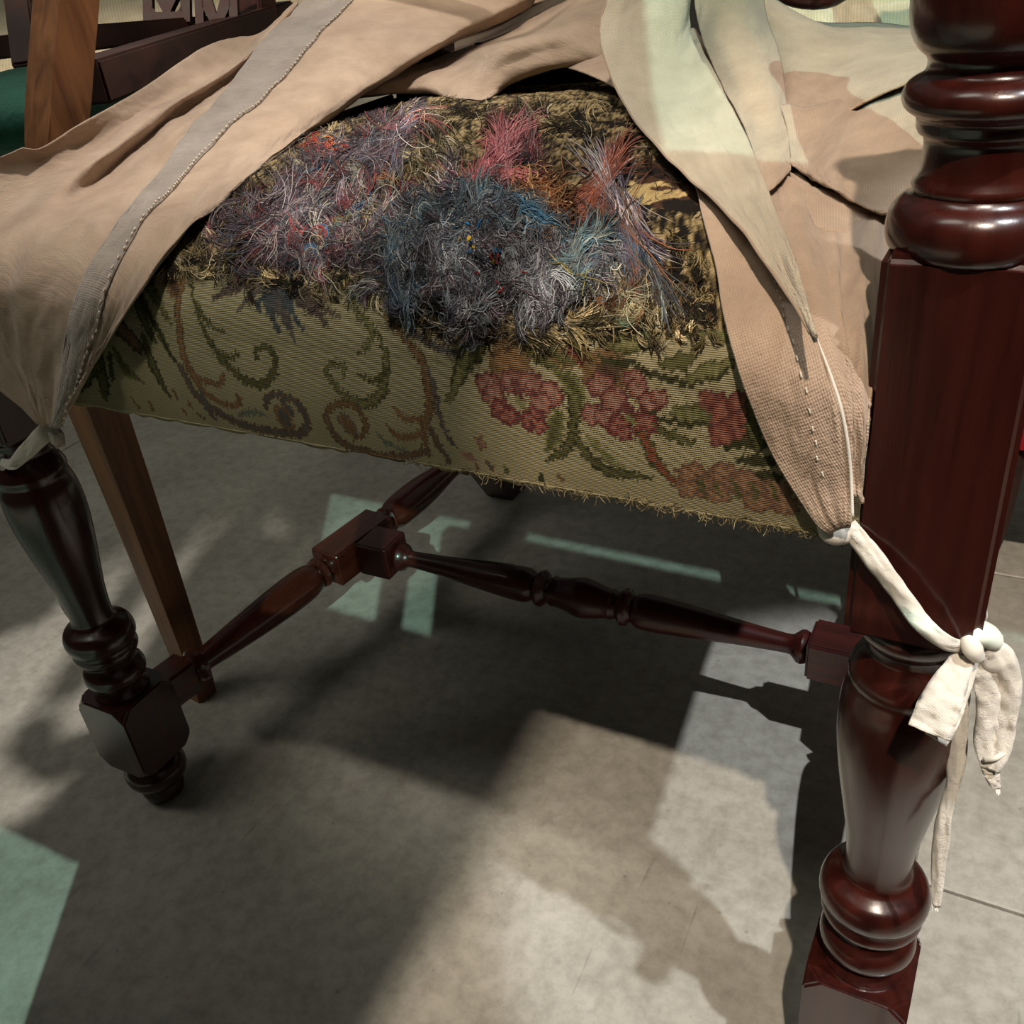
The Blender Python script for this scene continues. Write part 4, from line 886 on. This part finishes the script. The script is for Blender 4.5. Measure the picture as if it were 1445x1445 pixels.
for i, p in enumerate(ctr):
    h = .0125 + .0075 * min(1, p[2] / .33); 
    rings.append([bm.verts.new((p[0] + h * 1.12 * math.cos(az + k_ * math.pi / 2), p[1] + h * 1.12 * math.sin(az + k_ * math.pi / 2), p[2])) for k_ in range(4)])
for a, b in zip(rings, rings[1:]):
    for k_ in range(4): bm.faces.new((a[k_], a[(k_ + 1) % 4], b[(k_ + 1) % 4], b[k_]))
bm.faces.new(rings[0][::-1]); bm.faces.new(rings[-1])
bmesh.ops.bevel(bm, geom=[e for e in bm.edges if abs((e.verts[0].co - e.verts[1].co).normalized().z) > .6], offset=.0016, segments=2, affect='EDGES')
from_bm('leg', bm, OLDWOOD, side_chair, True, 35)
beam('seat_rail', P(120, 118, .70), P(400, 22, 1.15), .030, .030, DARKWOOD, side_chair)
beam('cross_rail', P(60, 60, .78), P(345, 32, 1.12), .020, .020, DARKWOOD, side_chair)
def splat(name, px0, px1, ytop, ybot, t, lean, mat):
    """a pierced splat: board with triangular openings cut through"""
    wpx = px1 - px0; Wd = wpx * t / F_PX; k_ = F_PX / t
    base = P((px0 + px1) / 2 + lean, ybot, t); topp = P((px0 + px1) / 2, ytop, t)
    up = Vector(topp - base); Hh = up.length; up.normalize(); rt = Vector(RR - np.array(up) * (RR @ np.array(up))).normalized(); nn = up.cross(rt)
    bm = bmesh.new(); th = .008
    def poly(pts):
        f = [bm.verts.new(Vector(base) + rt * (a * Wd) + up * (b * Wd) - nn * th / 2) for a, b in pts]
        g = [bm.verts.new(Vector(base) + rt * (a * Wd) + up * (b * Wd) + nn * th / 2) for a, b in pts]
        bm.faces.new(f); bm.faces.new(g[::-1]); m_ = len(pts)
        for i in range(m_): bm.faces.new((f[i], g[i], g[(i + 1) % m_], f[(i + 1) % m_]))
    top = Hh / Wd
    poly([(-.5, 0), (.5, 0), (.5, .22), (-.5, .22)])
    y = .22
    while y < top:
        poly([(-.5, y), (-.30, y), (-.30, y + .75), (-.5, y + .75)]); poly([(.30, y), (.5, y), (.5, y + .75), (.30, y + .75)])
        poly([(-.08, y), (.08, y), (.33, y + .5), (.33, y + .75), (.12, y + .75), (0, y + .32)])
        poly([(-.08, y), (0, y + .32), (-.12, y + .75), (-.33, y + .75), (-.33, y + .5)])
        poly([(-.33, y), (-.22, y), (-.33, y + .14)]); poly([(.33, y), (.33, y + .14), (.22, y)])
        poly([(-.5, y + .75), (.5, y + .75), (.5, y + .92), (-.5, y + .92)]); y += .92
    return from_bm(name, bm, mat, side_chair, False)
splat('splat', 202, 268, -60, 34, .98, 2, DARKWOOD); splat('splat', 274, 334, -60, 55, .98, 4, OLDWOOD if False else DARKWOOD)
beam('stile', P(364, 38, 1.08), P(352, -80, 1.05), .036, .03, DARKWOOD, side_chair)
# upholstered green seat
def pad(name, cs, r, mat, parent):
    G = loft(cs, 40, 30, .0, 0, (1, 1), 0); return sheet(name, [G], mat, parent, .004)
pad('seat_pad', [[(-60, 128, .86), (20, 100, .90), (110, 92, .95), (260, 60, 1.15)], [(-60, 140, .80), (20, 112, .83), (130, 112, .90), (260, 85, 1.10)], [(-60, 170, .78), (20, 150, .80), (130, 150, .86), (260, 115, 1.05)], [(-60, 215, .79), (20, 205, .81), (130, 190, .87), (260, 150, 1.05)], [(-60, 240, .84), (20, 235, .86), (130, 220, .92), (260, 180, 1.08)]], 0, GREEN, side_chair)

# a second dark chair frame farther left
rear = empty('stool_frame', tuple(P(20, 90, 1.05)), 'dark red wooden frame crossing at the top left corner in front of the cream drape', 'chair')
beam('post', P(40, 100, .92), P(22, -40, .96), .024, .020, DARKWOOD, rear)
beam('rail', P(-60, 74, .96), P(58, 60, .95), .020, .020, DARKWOOD, rear)

# cream fleece drapes behind
def drape(name, cs, label, seed):
    G = loft(cs, 80, 60, .03, seed, (10, 24), 0); o = sheet(name, [G], FLEECE, None, .004); tag(o, label, 'drape'); return o
drape('cream_drape', [[(-120, -120, 1.7), (150, -160, 1.8), (420, -200, 1.9)], [(-120, 0, 1.55), (150, -20, 1.62), (420, -40, 1.7)], [(-120, 70, 1.4), (150, 60, 1.45), (440, 30, 1.55)], [(-120, 150, 1.35), (150, 120, 1.4), (440, 90, 1.5)]], 'cream fleece drape behind the brown side chair at the upper left', 5)
drape('cream_rug', [[(1080, -140, 1.6), (1250, -140, 1.6), (1420, -140, 1.6)], [(1080, -40, 1.4), (1250, -40, 1.4), (1420, -40, 1.4)], [(1080, 40, 1.2), (1250, 45, 1.2), (1420, 50, 1.2)], [(1080, 90, 1.15), (1250, 100, 1.15), (1420, 100, 1.15)]], 'pale nubby fleece seen between the cover and the turned post at the top', 8)
# carved tip of the back splat of the armchair
bm = bmesh.new(); c0 = Vector(P(1150, -14, .82)); bmesh.ops.create_uvsphere(bm, u_segments=20, v_segments=12, radius=1.0)
for v in bm.verts:
    co = v.co.copy(); s_ = 1 + .25 * co.x
    v.co = c0 + Vector(RR) * (co.x * .034) + Vector(UU) * (co.y * .016 * s_ + .004 * co.x) - Vector(FF) * (co.z * .012)
o = from_bm('back_splat', bm, MAHOG, chair, True)

# red seat with gold fringe at the right edge
rc = empty('red_seat', tuple(P(1480, 600, .80)), 'red velvet seat with gold braid just behind the turned leg at the right edge', 'stool')
q0 = P(1500, 570, .85)
bm = bmesh.new(); cpt = Vector(P(1530, 560, .80)); block(bm, cpt, (.14, .12, .075), .012); from_bm('seat_pad', bm, RED, rc, True, 40)
bm = bmesh.new()
lst = [(1446, 520, .62), (1442, 545, .625), (1438, 570, .63), (1434, 590, .635), (1430, 618, .64), (1426, 640, .645), (1424, 660, .65)]
for p in catmull([P(*p) for p in lst], 46):
    bmesh.ops.create_uvsphere(bm, u_segments=8, v_segments=6, radius=.0028, matrix=Matrix.Translation(Vector(p) + Vector(rng.normal(0, .0008, 3))))
o = from_bm('gold_braid', bm, GOLD, rc, True); o['kind'] = 'stuff'
for dx, dy in ((-.05, -.04), (.05, .04), (.05, -.04), (-.05, .04)):
    bm = bmesh.new(); z1 = cpt.z - .03; x, y = cpt.x + dx, cpt.y + dy
    lathe(bm, [(0, .008), (.05, .010), (z1 * .5, .014), (z1, .018)], (x, y, 0), (x, y, 1), 16); from_bm('leg', bm, DARKWOOD, rc, True)

# unseen light blocker added behind the camera; panels and gaps shape the floor light
ds = empty('light_blocker', (.8, -.72, 0), 'unseen light-blocking screen with gaps, added in front of the armchair', 'screen')
for x0, x1, z0, z1 in ((.418, .524, .0, 1.9), (.524, .60, .885, 1.9), (.60, .64, .885, 1.25), (.524, .62, .0, .79), (.62, 1.30, .0, .873), (.64, .677, .873, 1.03), (.677, 1.30, .885, 1.03), (.64, .76, 1.03, 1.25), (-.9, .418, .607, 1.9)):
    bm = bmesh.new(); block(bm, ((x0 + x1) / 2, -.72, (z0 + z1) / 2), (x1 - x0, .012, z1 - z0), .0015); from_bm('panel', bm, WEBBING, ds, True, 30)
for x0, z0, z1 in ((.588, .78, .89), (1.295, 0, 1.03)):
    bm = bmesh.new(); block(bm, (x0, -.72, (z0 + z1) / 2), (.014, .014, z1 - z0), .002); from_bm('post', bm, DARKWOOD, ds, True, 30)
for x0 in (-.8, .40, 1.2):
    bm = bmesh.new(); block(bm, (x0, -.72, .012), (.04, .36, .024), .004); from_bm('foot', bm, DARKWOOD, ds, True, 30)

bm = bmesh.new(); pl = [(.600, 1.25), (.612, 1.25), (.770, 1.90), (.600, 1.90)]
f0 = [bm.verts.new((a, -.726, b)) for a, b in pl]; f1 = [bm.verts.new((a, -.714, b)) for a, b in pl]
bm.faces.new(f0); bm.faces.new(f1[::-1])
for i in range(4): bm.faces.new((f0[i], f1[i], f1[(i + 1) % 4], f0[(i + 1) % 4]))
from_bm('panel', bm, WEBBING, ds, False)
